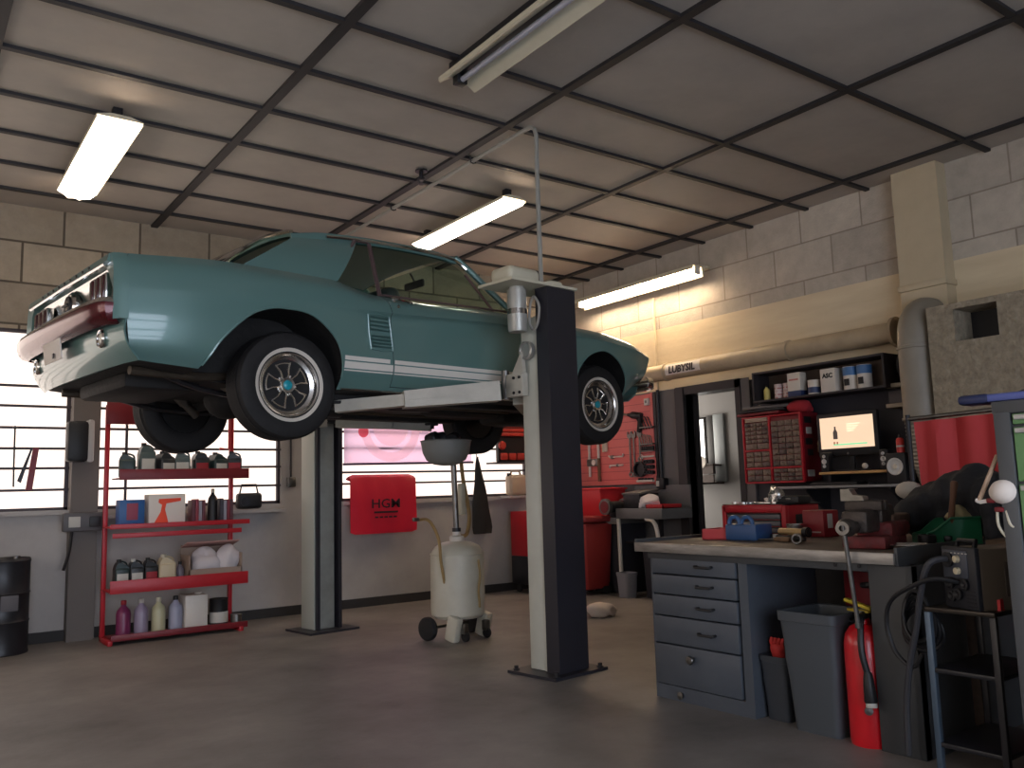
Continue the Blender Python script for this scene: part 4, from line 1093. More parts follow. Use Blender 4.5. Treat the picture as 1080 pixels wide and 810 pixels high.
MB(wmx(T)).tube([(3.30, 8.345, 1.36), (3.30, 8.345, 1.8), (3.36, 8.345, 2.3)], .009, 6).build('cable', dsteel, T)
# banner hung in the window
m_ban = mat('mauve_banner_cloth', (206, 178, 212), .8); 
nt = m_ban.node_tree; b_ = nt.nodes['Principled BSDF']; b_.inputs['Transmission Weight'].default_value = 0
def translucent(m, rgb, f=.65):
    nt = m.node_tree; b = nt.nodes['Principled BSDF']; out = nt.nodes['Material Output']
    t = nt.nodes.new('ShaderNodeBsdfTranslucent'); t.inputs[0].default_value = lin(rgb)
    mxs = nt.nodes.new('ShaderNodeMixShader'); mxs.inputs[0].default_value = f
    nt.links.new(b.outputs[0], mxs.inputs[1]); nt.links.new(t.outputs[0], mxs.inputs[2]); nt.links.new(mxs.outputs[0], out.inputs[0])
translucent(m_ban, (226, 202, 232), .85)
m_banw = mat('white_banner_print', (240, 228, 230), .8); translucent(m_banw, (255, 240, 240), .85)
m_banr = mat('red_banner_print', (220, 110, 120), .8); translucent(m_banr, (240, 120, 130), .8)
T = thing('window_banner', 'mauve banner with a large white circle hung behind the window bars', 'banner', (4.7, 8.34, 1.48))
mx = wmx(T)
MB(mx).grid([[(x, 8.345 + .008 * math.sin(x * 9), z) for z in (1.50, 1.75, 2.0, 2.25, 2.5)] for x in [3.88 + .1 * i for i in range(17)]][::-1]).build('cloth', m_ban, T)
MB(mx).cyl((3.87, 8.34, 1.485), (5.5, 8.34, 1.50), .013).build('hem_bar', mat('hem_dark', (70, 56, 92), .6), T)
def disc(name, m, cx, cz, r0, r1, a0=0, a1=360, y=8.332):
    b = MB(mx); n = 40; G = []
    for i in range(n + 1):
        a = R(a0 + (a1 - a0) * i / n); G.append([(cx + r * math.cos(a), y, cz + r * math.sin(a) * 1.0) for r in (r0, r1)])
    b.grid(G).build(name, m, T)
disc('white_ring', m_banw, 4.43, 1.87, .26, .36); disc('white_disc', m_banw, 4.43, 1.90, .0, .22, y=8.333)
disc('red_dot', m_banr, 4.10, 1.83, .0, .06, y=8.330); disc('red_dot', m_banr, 4.75, 2.02, .0, .05, y=8.330)
disc('white_patch', m_banw, 4.86, 1.95, .0, .13, 60, 250, y=8.333)
# red fender cover
m_cov = mat('red_padded_vinyl', (206, 24, 52), .45, noise=(5, .25, (180, 20, 44)))
T = thing('fender_cover', 'red padded fender cover lettered HGM hung on the sill beside the far lift post', 'fender cover', (4.27, 8.26, .75))
mx = wmx(T); G = []
prof = [(8.32, 1.30), (8.31, 1.345), (8.27, 1.36), (8.235, 1.34), (8.225, 1.30), (8.22, 1.1), (8.218, .95), (8.22, .80), (8.225, .755)]
for i in range(15):
    x = 3.89 + .775 * i / 14; e = .02 if i in (0, 14) else 0
    G.append([(x, y + .006 * math.sin(i * 1.7 + z * 8), z - (e if z > 1.3 else -e)) for y, z in prof])
MB(mx).grid(G[::-1], -.012).build('pad', m_cov, T)
ink = mat('cover_ink', (40, 16, 24), .6)
text_mesh('lettering', 'HGM', .135, ink, .001, .0012, T, mx @ frame((4.29, 8.192, 1.06), (1, 0, 0), (0, 0, 1)), xs=1.15)
MB(mx).bb((4.15, 8.190, .965), (4.43, 8.194, .985)).build('underline', ink, T)
for k in range(5): MB(mx).bb((4.16 + k * .054, 8.190, .915), (4.20 + k * .054, 8.194, .932)).build('printed_dash', ink, T)
# long black bag
T = thing('rubber_apron', 'long black tapered rubber flap hanging by a cord on the back wall', 'apron', (5.58, 8.28, .68))
mx = wmx(T); G = []
for i in range(13):
    v = i / 12; z = 1.56 - .88 * v
    xl = 5.50 - .085 * v ** .8 + (.0 if v < .9 else .03 * (v - .9) * 10); xr = 5.515 + .20 * v ** .75 - (0 if v < .9 else .03 * (v - .9) * 10)
    G.append([(xl + (xr - xl) * j / 6, 8.27 - .02 * math.sin(PI * j / 6) + .006 * math.sin(j * 2 + i), z) for j in range(7)])
MB(mx).grid(G, .014).build('flap', rubber, T)
MB(mx).tube([(5.507, 8.27, 1.54), (5.51, 8.30, 1.66), (5.512, 8.34, 1.72)], .006, 6).build('cord', blackp, T)
# tool case, jerrycan, trolley right of it
T = thing('tool_case', 'black tool case with red trays standing open on the sill behind the post', 'tool case', (5.96, 8.22, 1.5))
mx = wmx(T)
MB(mx).bb((5.78, 8.22, 1.50), (6.16, 8.28, 2.02), .01).build('case_body', blackp, T)
for i in range(4): MB(mx).bb((5.82, 8.19, 1.80 + i * .05), (6.14, 8.22, 1.84 + i * .05), .006).build('tray', mat('tray_red', (176, 50, 40), .5) if i == 0 else bpy.data.materials['tray_red'], T)
for i in range(3): MB(mx).bb((5.80 + i * .12, 8.195, 1.52), (5.90 + i * .12, 8.22, 1.60), .008).build('red_insert', bpy.data.materials['tray_red'], T)
MB(mx).lathe([(.05, 0), (.05, .02), (.04, .03), (0, .03)], (5.83, 8.22, 1.69), (0, -1, 0), 18).build('reel', bpy.data.materials['tray_red'], T)
struct(MB().bb((5.70, 8.14, 1.475), (6.28, YB + .005, 1.495)), 'trim_6', m_bar)
struct(MB().bb((5.86, 8.13, 1.075), (6.2, YB + .005, 1.103)), 'trim_8', m_wallpaint)
T = thing('jerrycan', 'cream jerrycan on the window sill beside the lift post', 'jerrycan', (6.02, 8.22, 1.105))
MB().box((0, 0, .12), (.24, .13, .24), .035, seg=3).build('can_body', mat('tan_plastic', (178, 158, 138), .5), T)
MB().tube([(-.08, 0, .235), (-.06, 0, .285), (.05, 0, .285), (.07, 0, .235)], .014, 8).build('handle', mat('tan_handle', (196, 180, 160), .5), T)
MB().lathe([(.025, 0), (.025, .035), (0, .035)], (-.10, 0, .225), n=12).build('screw_cap', blackp, T)
def trolley(name, label, x, y, w, d, h, n, rz=0):
    T = thing(name, label, 'tool trolley', (x, y, 0), rz)
    MB().bb((-w / 2, -d / 2, .10), (w / 2, d / 2, h * .45), .008).build('cabinet', black_paint, T)
    b = MB().bb((-w / 2, -d / 2, h * .45), (w / 2, d / 2, h), .008).build('drawer_case', red, T)
    for i in range(n):
        z = h * .47 + (h * .5) * i / n
        r = MB().bb((-w / 2 + .015, -d / 2 - .012, z), (w / 2 - .015, -d / 2 + .01, z + h * .5 / n - .015), .004).build('drawer', dred, T)
        MB().bb((-w / 2 + .03, -d / 2 - .022, z + h * .5 / n - .035), (w / 2 - .03, -d / 2 - .011, z + h * .5 / n - .022), .003).build('drawer_pull', steel, r)
    for sx in (-1, 1):
        for sy_ in (-1, 1):
            MB().lathe([(0, -.015), (.045, -.015), (.05, 0), (.045, .015), (0, .015)], (sx * (w / 2 - .06), sy_ * (d / 2 - .06), .05), (1, 0, 0), 16).build('castor', rubber, T)
    return T
trolley('tool_trolley', 'red tool trolley with black base behind the front lift post', 6.12, 8.0, .42, .4, .92, 4)
# ================================================================== right wall: pegboard corner
m_peg = mat('salmon_red_pegboard', (226, 122, 116), .6, noise=(3, .4, (208, 100, 98)))
m_crate = mat('bright_red_plastic', (200, 40, 46), .45)
T = thing('pegboard', 'salmon-red tool pegboard on the right wall behind the front wheel', 'pegboard', (7.0, 7.5, 1.19))
mx = wmx(T)
MB(mx).bb((6.985, 6.88, 1.19), (7.02, 8.2, 2.21), .004).build('board', m_peg, T)
ed = MB(mx)
MB(mx).bb((6.978, 6.87, 1.18), (7.02, 6.90, 2.22), .003).build('board_edge', m_peg, T)
for i in range(10): MB(mx).bb((6.9835, 6.92, 1.25 + i * .095), (6.9855, 8.18, 1.254 + i * .095)).build('perforation_row', mat('peg_slots', (150, 50, 54), .6) if i == 0 else bpy.data.materials['peg_slots'], T)
XP = 6.965
def hang(name, label, cat, y, z, fn, group=None):
    T = thing(name, label, cat, (XP, y, z), 0, group); fn(T); return T
def f_gun(T):
    MB().lathe([(0, -.1), (.035, -.1), (.04, -.06), (.04, .06), (.025, .09), (.018, .13), (0, .13)], (0, 0, 0), (0, 1, .15), 16).build('gun_body', dsteel, T)
    MB().box((0, -.06, -.11), (.05, .055, .19), .015, rot=(.15, 0, 0)).build('grip', rubber, T)
    MB().cyl((0, .12, .015), (0, .20, .03), .014).build('anvil', steel, T)
hang('impact_gun', 'dark pistol-grip air gun hanging at the top of the pegboard', 'air tool', 7.13, 1.98, f_gun)
def f_keys(n, h, lean, m):
    def f(T):
        MB().box((0, 0, 0), (.05, .22, .014), .004).build('rack_bar', steel, T)
        for i in range(n):
            y = .09 - .18 * i / (n - 1); hh = h * (1 - .06 * i)
            MB().tube([(-.005, y, -.02), (-.005, y + lean * hh, hh), (-.005, y + lean * hh + .02, hh + .012)], .007, 6).build('hex_key', m, T)
    return f
hang('hex_key_rack', 'rack of slanted hex keys at the upper right of the pegboard', 'tool rack', 6.96, 1.83, f_keys(5, .14, .55, dsteel))
hang('screwdriver_rack', 'rack of slanted screwdrivers below the hex keys', 'tool rack', 6.97, 1.64, f_keys(6, .12, .35, steel))
def f_pliers(T):
    MB().box((0, 0, -.015), (.04, .2, .012), .003).build('rack_bar', steel, T)
    for i in range(6): MB().box((-.005, .085 - .034 * i, .015), (.03, .024, .05), .008).build('bit_socket', blackp, T)
hang('socket_rail', 'rail of black sockets below the slanted screwdrivers', 'socket rail', 6.96, 1.575, f_pliers)
hang('spanner_tray', 'plain pale spanner lying across the pegs above the sockets', 'spanner', 6.97, 1.50, lambda T: (MB().box((0, 0, 0), (.012, .20, .02), .004).build('shank', white_paint, T), MB().lathe([(.02, -.006), (.026, -.006), (.026, .006), (.02, .006)], (0, .10, 0), (1, 0, 0), 14, close=True).build('ring_end', white_paint, T)))
def f_sock(T):
    for r in range(3):
        for c in range(3):
            MB().lathe([(0, 0), (.022, 0), (.024, .01), (.024, .05), (.014, .05), (.012, .03), (0, .03)], (.012, .05 - .05 * c, .06 - .06 * r), (-1, 0, 0), 12).build('socket', dsteel, T)
    MB().box((.012, 0, 0), (.006, .17, .2), .003).build('holder', m_peg, T)
hang('socket_board', 'block of nine dark sockets at the lower right of the pegboard', 'socket set', 6.94, 1.38, f_sock)
hang('tape_reel', 'large black ring reel at the lower middle of the pegboard', 'reel', 7.09, 1.36, lambda T: (MB().lathe([(.075, 0), (.09, 0), (.09, .05), (.075, .05)], (.015, 0, 0), (-1, 0, 0), 26, close=True).build('rim', blackp, T), MB().lathe([(.0, .0), (.074, .0), (.074, .02), (0, .02)], (.015, 0, 0), (-1, 0, 0), 26).build('web', dsteel, T)))
def f_wr(L):
    def f(T):
        MB().box((0, 0, 0), (.012, .022, L), .005).build('shank', steel, T)
        MB().lathe([(.02, -.008), (.032, -.008), (.032, .008), (.02, .008)], (0, 0, -L / 2 - .015), (1, 0, 0), 16, close=True).build('ring_end', steel, T)
        MB().prism([(-.036, .0), (-.036, .05), (-.02, .065), (-.014, .03), (.014, .03), (.02, .065), (.036, .05), (.036, 0), (.012, -.02), (-.012, -.02)], (-.007, 0, L / 2), (0, 1, 0), (0, 0, 1), (.014, 0, 0)).build('open_end', steel, T)
    return f
hang('combination_spanner', 'long spanner, left of the three beside the black reel', 'spanner', 7.25, 1.53, f_wr(.42), 'long spanners on the pegboard')
hang('combination_spanner', 'long spanner, middle of the three beside the black reel', 'spanner', 7.185, 1.53, f_wr(.42), 'long spanners on the pegboard')
hang('combination_spanner', 'shorter spanner, right of the three above the black reel', 'spanner', 7.09, 1.62, f_wr(.26), 'long spanners on the pegboard')
hang('puller_hook', 'upper pale steel puller hook in the middle of the pegboard', 'tool', 7.50, 1.52, lambda T: (MB().tube([(0, .12, .02), (0, .10, .0), (0, -.12, .0), (0, -.13, .03)], .011, 6).build('bar', white_paint, T), MB().box((0, .06, .0), (.03, .05, .045), .01).build('clamp_head', steel, T)), 'puller hooks')
hang('puller_hook', 'lower pale steel puller hook in the middle of the pegboard', 'tool', 7.49, 1.42, lambda T: (MB().tube([(0, .12, -.03), (0, .115, .0), (0, -.11, .0)], .011, 6).build('bar', white_paint, T), MB().box((0, -.02, .0), (.028, .03, .035), .008).build('clamp_head', steel, T)), 'puller hooks')
hang('breaker_bar', 'long pale breaker bar at the left of the pegboard behind the wheel', 'bar', 7.97, 1.55, lambda T: (MB().cyl((0, 0, -.25), (0, 0, .3), .016).build('bar', white_paint, T), MB().box((0, 0, .3), (.04, .05, .06), .01).build('drive_head', steel, T)))
hang('torque_wrench', 'white torque wrench with wooden-coloured grip left on the pegboard', 'wrench', 7.80, 1.62, lambda T: (MB().cyl((0, 0, -.1), (0, 0, .2), .017).build('bar', white_paint, T), MB().cyl((0, 0, -.38), (0, 0, -.1), .02).build('grip', wood, T)))
hang('spray_gun', 'pale spray can hanging in a clip left of the spanners', 'spray can', 7.68, 1.70, lambda T: (MB().lathe([(0, -.11), (.035, -.11), (.036, .06), (.028, .085), (.012, .095), (0, .095)], n=18).build('can_body', cream, T), MB().lathe([(.014, .095), (.012, .125), (0, .125)], n=10).build('nozzle', white_paint, T)))
hang('pressure_gauge', 'grey pressure gauge box low on the left of the pegboard', 'gauge', 7.90, 1.47, lambda T: (MB().box((0, 0, 0), (.05, .2, .09), .012).build('gauge_body', steel, T), MB().lathe([(.03, 0), (.035, .012), (.028, .014), (0, .01)], (-.025, -.04, 0), (-1, 0, 0), 16).build('dial', paper, T)))
hang('ratchet_tray', 'pale tray of bits along the bottom edge of the pegboard', 'tray', 7.02, 1.225, lambda T: (MB().box((0, 0, 0), (.05, .26, .025), .006).build('tray_body', white_paint, T), [MB().box((0, -.1 + .05 * i, .02), (.025, .03, .03), .006).build('bit', dsteel, T) for i in range(5)]))
hang('wall_switch', 'small white switch at the top right corner of the pegboard', 'switch', 6.95, 2.12, lambda T: (MB().box((.01, 0, 0), (.04, .07, .08), .008).build('switch_plate', white_paint, T), MB().box((-.012, 0, 0), (.012, .025, .03), .003).build('rocker', steel, T)))
T = thing('cable_trunking', 'thin dark vertical cable pipe with a switch box beside the pegboard', 'pipe', (7.0, 6.80, 1.2))
MB(wmx(T)).cyl((6.995, 6.80, 1.24), (6.995, 6.80, 2.24), .018).build('pipe_run', black_paint, T)
MB(wmx(T)).cyl((7.005, 6.80, 2.24), (7.005, 6.80, 3.3), .013).build('upper_pipe', m_beam, T, label='pale upper run of the pipe')
MB(wmx(T)).bb((6.93, 6.71, 1.13), (7.015, 6.83, 1.25), .012).build('switch_box', blackp, T)
MB(wmx(T)).box((6.928, 6.80, 1.19), (.008, .045, .06), .003).build('toggle', lab, T)
struct(MB().bb((6.985, 6.83, 0), (7.02, 6.87, 2.22)), 'trim_7', m_frame)

# corner bench
T = thing('corner_workbench', 'grey steel workbench under the red pegboard', 'workbench', (6.75, 7.0, 0))
mx = wmx(T)
MB(mx).bb((6.52, 6.36, .82), (6.98, 7.06, .93), .006).build('bench_top', mat('zinc_grey', (112, 112, 112), .5, .3), T)
MB(mx).bb((6.52, 7.06, .76), (6.98, 8.2, .83), .006).build('lower_top', mat('zinc_grey2', (120, 118, 116), .5, .3), T)
MB(mx).bb((6.96, 6.36, .93), (6.985, 7.2, 1.17), .004).build('back_panel', m_midwall, T)
MB(mx).bb((6.60, 7.08, .0), (6.98, 7.55, .76), .006).build('cupboard', m_darkwall, T)
MB(mx).tube([(6.54, 6.62, .82), (6.54, 6.52, .80), (6.54, 6.46, .70), (6.54, 6.43, .4), (6.54, 6.42, 0)], .022, 8, sub=3).build('bent_leg', white_paint, T)
MB(mx).tube([(6.54, 7.04, .82), (6.54, 7.03, .0)], .022, 8).build('leg', white_paint, T)
MB(mx).bb((6.62, 6.60, .55), (6.96, 7.04, .57), .003).build('undershelf', dsteel, T)
T = thing('red_tool_tray', 'flat red tray on the right end of the corner workbench', 'tray', (6.62, 6.45, .931))
b = MB().bb((-.08, -.09, 0), (.2, .16, .008)).bb((-.08, -.09, 0), (-.07, .16, .04)).bb((-.08, -.09, 0), (.2, -.08, .04)).bb((-.08, .15, 0), (.2, .16, .04)).bb((.19, -.09, 0), (.2, .16, .04)).build('tray_body', m_crate, T)
crumple('shop_towel', 'white crumpled towel on the corner workbench', 'towel', (6.66, 6.68, .931), (.10, .12, .09), cloth_white, 5)
T = thing('parts_washer', 'dark grey metal box with a lid on the corner workbench', 'metal box', (6.72, 6.86, .931))
MB().box((0, 0, .08), (.3, .26, .16), .01, rot=(0, 0, 0)).build('box_body', dsteel, T); MB().box((.0, 0, .175), (.32, .28, .02), .006, rot=(.0, -.12, 0)).build('lid', mat('grey_lid', (110, 108, 106), .45, .3), T)
T = thing('bench_grinder', 'bench grinder with pale guard on the corner workbench', 'grinder', (6.58, 7.13, .831))
MB().lathe([(0, -.1), (.055, -.1), (.06, -.08), (.06, .08), (.055, .1), (0, .1)], (0, 0, .12), (1, 0, 0), 20).build('motor', blackp, T)
MB().box((0, 0, .03), (.1, .1, .06), .01).build('base', dsteel, T)
for x in (-.14, .14):
    g = MB().lathe([(.085, -.02), (.09, -.02), (.09, .02), (.0, .02), (0, -.02)], (x, 0, .12), (1, 0, 0), 24).build('wheel_guard', steel, T)
    MB().lathe([(.0, -.024), (.065, -.024), (.065, .024), (0, .024)], (x, 0, .12), (1, 0, 0), 22).build('grinding_wheel', dred, g)
T = thing('plastic_crate', 'big bright red plastic crate on the corner workbench behind the lift post', 'crate', (6.72, 7.62, .831))
b = MB()
for sx, sy_, wx, wy in ((-1, 0, .012, .62), (1, 0, .012, .62), (0, -1, .36, .012), (0, 1, .36, .012)):
    b.box((sx * .18, sy_ * .31, .16), (wx, wy, .32), .004, rot=(.0, .08 * sx, 0))
b.box((0, 0, .008), (.34, .60, .016), .003); b.build('crate_body', m_crate, T)
MB().box((0, 0, .318), (.42, .68, .02), .008).box((0, 0, .318), (.36, .62, .03), .004).build('rim', m_crate, T)
T = thing('wheelie_bin', 'tall red bin standing behind the front lift post', 'bin', (6.38, 7.38, 0))
MB().box((0, 0, .42), (.40, .40, .72), .03, taper=(.82, .82)).build('bin_body', mat('bin_red', (150, 44, 40), .55), T)
MB().box((0, 0, .82), (.46, .46, .06), .02).build('lid', mat('bin_lid_red', (132, 36, 36), .55), T)
MB().box((-.185, -.05, .66), (.012, .14, .1), .003).build('label_patch', mat('faded_label', (190, 110, 104), .6), T)
for y in (-.14, .14): MB().lathe([(0, -.025), (.065, -.025), (.07, 0), (.065, .025), (0, .025)], (.12, y, .07), (0, 1, 0), 18).build('wheel', rubber, T)
def flare_bin(name, label, x, y, w, d, h, m, rz=0, t=.86, lip=.02):
    T = thing(name, label, 'bin', (x, y, 0), rz)
    b = MB(); k = 8
    def ring(s, z, cr):
        hx, hy = w / 2 * s, d / 2 * s; P = []
        for cx, cy, a0 in ((hx - cr, hy - cr, 0), (-hx + cr, hy - cr, 90), (-hx + cr, -hy + cr, 180), (hx - cr, -hy + cr, 270)):
            for i in range(5):
                a = R(a0 + 22.5 * i); P.append(V((cx + cr * math.cos(a), cy + cr * math.sin(a), z)))
        return P
    rings = [ring(t, 0, .03), ring(t * .3 + .7 * 1 - .0, h * .7, .03), ring(1, h - lip * 1.6, .03), ring(1.06, h - lip * 1.5, .035), ring(1.07, h, .035), ring(.96, h - .002, .028), ring(.94, h * .6, .028), ring(t * .94, .015, .026)]
    rings[1] = ring(t + (1 - t) * .7, h * .7, .03)
    n = len(rings[0]); vs = [p for r in rings for p in r]; fs = []
    for j in range(len(rings) - 1):
        for i in range(n): fs.append((j * n + i, j * n + (i + 1) % n, (j + 1) * n + (i + 1) % n, (j + 1) * n + i))
    fs.append(tuple(range(n))[::-1]); fs.append(tuple((len(rings) - 1) * n + i for i in range(n)))
    b.raw(vs, fs).build('bin_body', m, T); 
    MB().tube([(-.05, -d * .535, h - .03), (-.04, -d * .56, h - .035), (.04, -d * .56, h - .035), (.05, -d * .535, h - .03)], .008, 6).build('grip', m, T)
    return T
flare_bin('waste_bin', 'tall dark grey bin under the corner workbench', 6.66, 6.55, .28, .28, .6, m_darkwall, R(90))
flare_bin('waste_bin', 'small pale grey bucket under the corner workbench', 6.44, 6.84, .17, .17, .26, mat('pale_grey_plastic', (140, 140, 146), .5), R(90))
crumple('floor_rag', 'white rag dropped on the floor between post and bench', 'rag', (5.35, 6.0, 0.0), (.13, .12, .075), mat('dusty_white_cloth', (212, 200, 190), .9), 12, amp=.35)

# office beyond the door
T = thing('wall_mirror', 'framed mirror seen through the office doorway', 'mirror', (8.58, 7.65, 1.45))
mx = wmx(T)
MB(mx).bb((8.565, 7.50, 1.44), (8.598, 7.84, 2.04), .006).build('mirror_frame', m_frame, T)
MB(mx).bb((8.561, 7.53, 1.47), (8.566, 7.81, 2.01)).build('mirror_glass', mat('mirror_silver', (225, 228, 232), .03, 1), T)
T = thing('wall_board', 'tall grey panel with a dark strip beside the office mirror', 'panel', (8.58, 7.34, 1.18))
MB(wmx(T)).bb((8.57, 7.38, 1.30), (8.6, 7.49, 2.05), .004).build('dark_strip', m_frame, T)
MB(wmx(T)).bb((8.56, 7.20, 1.20), (8.6, 7.375, 2.06), .015).build('panel_body', mat('pale_blue_grey', (150, 156, 160), .4), T)
T = thing('wall_shelf', 'dark brown wooden shelf box below the office mirror', 'shelf', (8.5, 7.55, 1.17))
mw = mat('dark_brown_wood', (70, 50, 44), .6, noise=(5, .5, (48, 34, 30)), streak=(8, 1, 8))
MB(wmx(T)).bb((8.40, 7.27, 1.17), (8.6, 7.82, 1.19)).bb((8.40, 7.27, 1.40), (8.6, 7.82, 1.42)).build('shelf_boards', mw, T)
MB(wmx(T)).bb((8.40, 7.27, 1.30), (8.42, 7.82, 1.41)).bb((8.40, 7.27, 1.17), (8.42, 7.82, 1.285)).build('front_panels', mw, T)
T = thing('wall_dial', 'round white dial hanging in front of the brown office shelf', 'dial', (8.38, 7.44, 1.45))
MB().lathe([(0, 0), (.072, 0), (.075, .008), (.068, .014), (0, .012)], (.02, 0, 0), (-1, 0, 0), 30).build('dial_face', paper, T)
MB().box((.004, .0, .015), (.003, .005, .035)).build('pointer', dsteel, T)

# ================================================================== monitor corner
T = thing('box_shelf', 'dark wall-mounted box shelf holding cans above the monitor', 'shelf', (6.9, 4.6, 1.94))
mx = wmx(T); mshelf = mat('dark_shelf_board', (46, 40, 42), .6, noise=(5, .4, (34, 30, 32)))
MB(mx).bb((6.76, 3.93, 1.93), (7.0, 5.30, 1.95), .002).build('bottom_board', mshelf, T)
MB(mx).bb((6.76, 3.93, 2.205), (7.0, 5.30, 2.225), .002).build('top_board', mshelf, T)
for y in (3.93, 5.28): MB(mx).bb((6.76, y, 1.95), (7.0, y + .02, 2.205), .002).build('side_board', mshelf, T)
MB(mx).bb((6.995, 3.93, 1.93), (7.015, 5.30, 2.225), .001).build('back_board', mat('shelf_back_brown', (92, 76, 64), .7), T)
cw = mat('can_white', (216, 206, 192), .4); cbl = mat('can_blue', (64, 110, 160), .4); cdk = mat('can_navy', (40, 56, 96), .4)
bottle('oil_tin', 'small yellow bottle at the left end of the box shelf', 'bottle', 6.86, 5.21, 1.95, .06, .06, .15, mat('pale_yellow', (206, 190, 110), .4), blackp, None, 1)
m_flo = block_mat('floral_tin', (190, 50, 56), (226, 206, 200), (226, 206, 200), .05, .03, .5, 'YZ', .012)
for y, l in ((5.085, 'red and white patterned tin, left one of the pair on the box shelf'), (4.985, 'red and white patterned tin, right one beside the tall white can')):
    bottle('biscuit_tin', l, 'tin', 6.88, y, 1.95, .085, .085, .15, m_flo, None, 'patterned tins', 3)
T = bottle('oil_tin', 'tall white can with dark blue base on the box shelf', 'can', 6.86, 4.865, 1.95, .10, .14, .235, cw, steel, None, 2)
MB().box((0, 0, .03), (.103, .143, .055), .004).build('base_band', cdk, T); MB().box((-.0515, 0, .16), (.002, .1, .015)).build('print_line', mat('print_rose', (190, 120, 110), .5), T)
T = bottle('oil_tin', 'short white tin with dark lower half on the box shelf', 'tin', 6.86, 4.685, 1.95, .11, .11, .14, cw, None, None, 3, hl=cdk)
T = bottle('oil_tin', 'square white can with bold dark lettering ASC on the box shelf', 'can', 6.86, 4.50, 1.95, .12, .15, .225, cw, steel, None, 2)
text_mesh('lettering', 'ASC', .055, blackp, .001, .003, T, frame((-.0615, 0, .15), (0, -1, 0), (0, 0, 1)))
for y, l in ((4.31, 'blue and white round can, left of the pair at the right of the box shelf'), (4.175, 'blue and white round can, rightmost on the box shelf')):
    T = bottle('paint_can', l, 'can', 6.86, y, 1.95, .125, .125, .215, cw, None, 'blue and white cans', 3)
    MB().lathe([(.0645, .13), (.0645, .205)], n=22, caps=False).build('blue_band', cbl, T); MB().box((-.0645, 0, .07), (.003, .05, .06)).build('dark_print', blackp, T)
T = thing('wall_paper_holder', 'small open holder with papers on the wall right of the box shelf', 'holder', (6.9, 3.86, 1.76))
mx = wmx(T)
for z in (1.76, 1.93): MB(mx).bb((6.84, 3.80, z), (7.0, 3.99, z + .035), .004).build('holder_board', mat('pale_board', (170, 158, 140), .7), T)
MB(mx).bb((6.86, 3.82, 1.80), (6.99, 3.97, 1.90), .003).build('papers', mat('grey_papers', (92, 88, 90), .7), T)
T = thing('cable_coil', 'black cable coil hanging beside the box shelf', 'cable', (6.95, 3.86, 2.0))
MB(wmx(T)).tube([(6.95, 3.86 + .06 * math.cos(a), 2.12 + .10 * math.sin(a)) for a in [R(20 * i) for i in range(18)]], .014, 8, closed=True).build('coil', blackp, T)
MB(wmx(T)).tube([(6.99, 3.86, 2.25), (6.95, 3.86, 2.21)], .008, 6).build('hook', steel, T)
# red parts cabinet
m_clear = mat('smoked_drawer_plastic', (96, 78, 66), .3, noise=(40, .8, (150, 128, 108), 3))
m_clear2 = mat('smoked_drawer_plastic_dark', (66, 54, 50), .3, noise=(40, .8, (120, 100, 88), 3))
CX = 6.74
T = thing('parts_cabinet', 'red wall cabinet full of small see-through parts drawers', 'parts cabinet', (CX, 5.1, 1.165))
mx = wmx(T)
MB(mx).bb((CX + .02, 4.775, 1.165), (7.015, 5.43, 1.80), .004).build('case', dred, T)
for y in (5.43, 5.126, 4.783): MB(mx).bb((CX - .004, y - .014, 1.165), (CX + .03, y + .006, 1.80), .003).build('front_upright', red, T)
for z, y0, y1 in ((1.165, 4.78, 5.43), (1.79, 4.78, 5.43), (1.30, 4.78, 5.43), (1.47, 5.126, 5.43)):
    MB(mx).bb((CX - .003, y0, z - .008), (CX + .03, y1, z + .008), .003).build('front_rail', red, T)
rd = random.Random(4)
def drawers(y0, y1, z0, z1, nc, nr):
    for r in range(nr):
        for c in range(nc):
            a = y1 - (y1 - y0) * (c + 1) / nc + .004; b_ = y1 - (y1 - y0) * c / nc - .004
            p = z0 + (z1 - z0) * r / nr + .003; q = z0 + (z1 - z0) * (r + 1) / nr - .003
            MB(mx).bb((CX, a, p), (CX + .06, b_, q), .003).bb((CX - .012, (a + b_) / 2 - .012, p + .006), (CX + .002, (a + b_) / 2 + .012, p + .014)).build('drawer', rd.choice((m_clear, m_clear, m_clear2)), T)
drawers(5.135, 5.41, 1.54, 1.74, 4, 5); drawers(5.135, 5.41, 1.48, 1.54, 2, 1); drawers(5.135, 5.41, 1.31, 1.46, 3, 3); drawers(5.135, 5.41, 1.175, 1.29, 3, 2)
drawers(4.79, 5.105, 1.31, 1.74, 4, 8); drawers(4.79, 5.105, 1.175, 1.29, 4, 3)
MB(mx).bb((CX - .002, 5.14, 1.745), (CX + .03, 5.40, 1.785), .003).build('label_strip', mat('strip_beige', (170, 148, 128), .6), T)
for i, (z, m) in enumerate(((1.70, blackp), (1.60, lab), (1.50, blackp), (1.40, blackp), (1.21, lab))):
    MB(mx).bb((CX + .06 + .02 * (i % 2), 4.770, z), (CX + .16, 4.776, z + .06)).build('sticker', m, T)
T = thing('folded_cloth', 'pile of dark folded sleeves lying on top of the parts cabinet', 'pile', (6.86, 5.22, 1.80))
for k in range(3):
    MB(wmx(T)).box((6.86, 5.24 - .03 * k, 1.82 + .03 * k), (.26 - .02 * k, .50, .026), .01, rot=(0, 0, .06 * k)).build('sleeve', (dred, dsteel, mat('grey_sleeve', (96, 90, 88), .5))[k], T)
crumple('red_cloth', 'crumpled red cloth on the right of the parts cabinet top', 'cloth', (6.86, 4.86, 1.80), (.10, .15, .075), mat('red_cloth', (168, 40, 48), .9, bump=(20, .4)), 21)
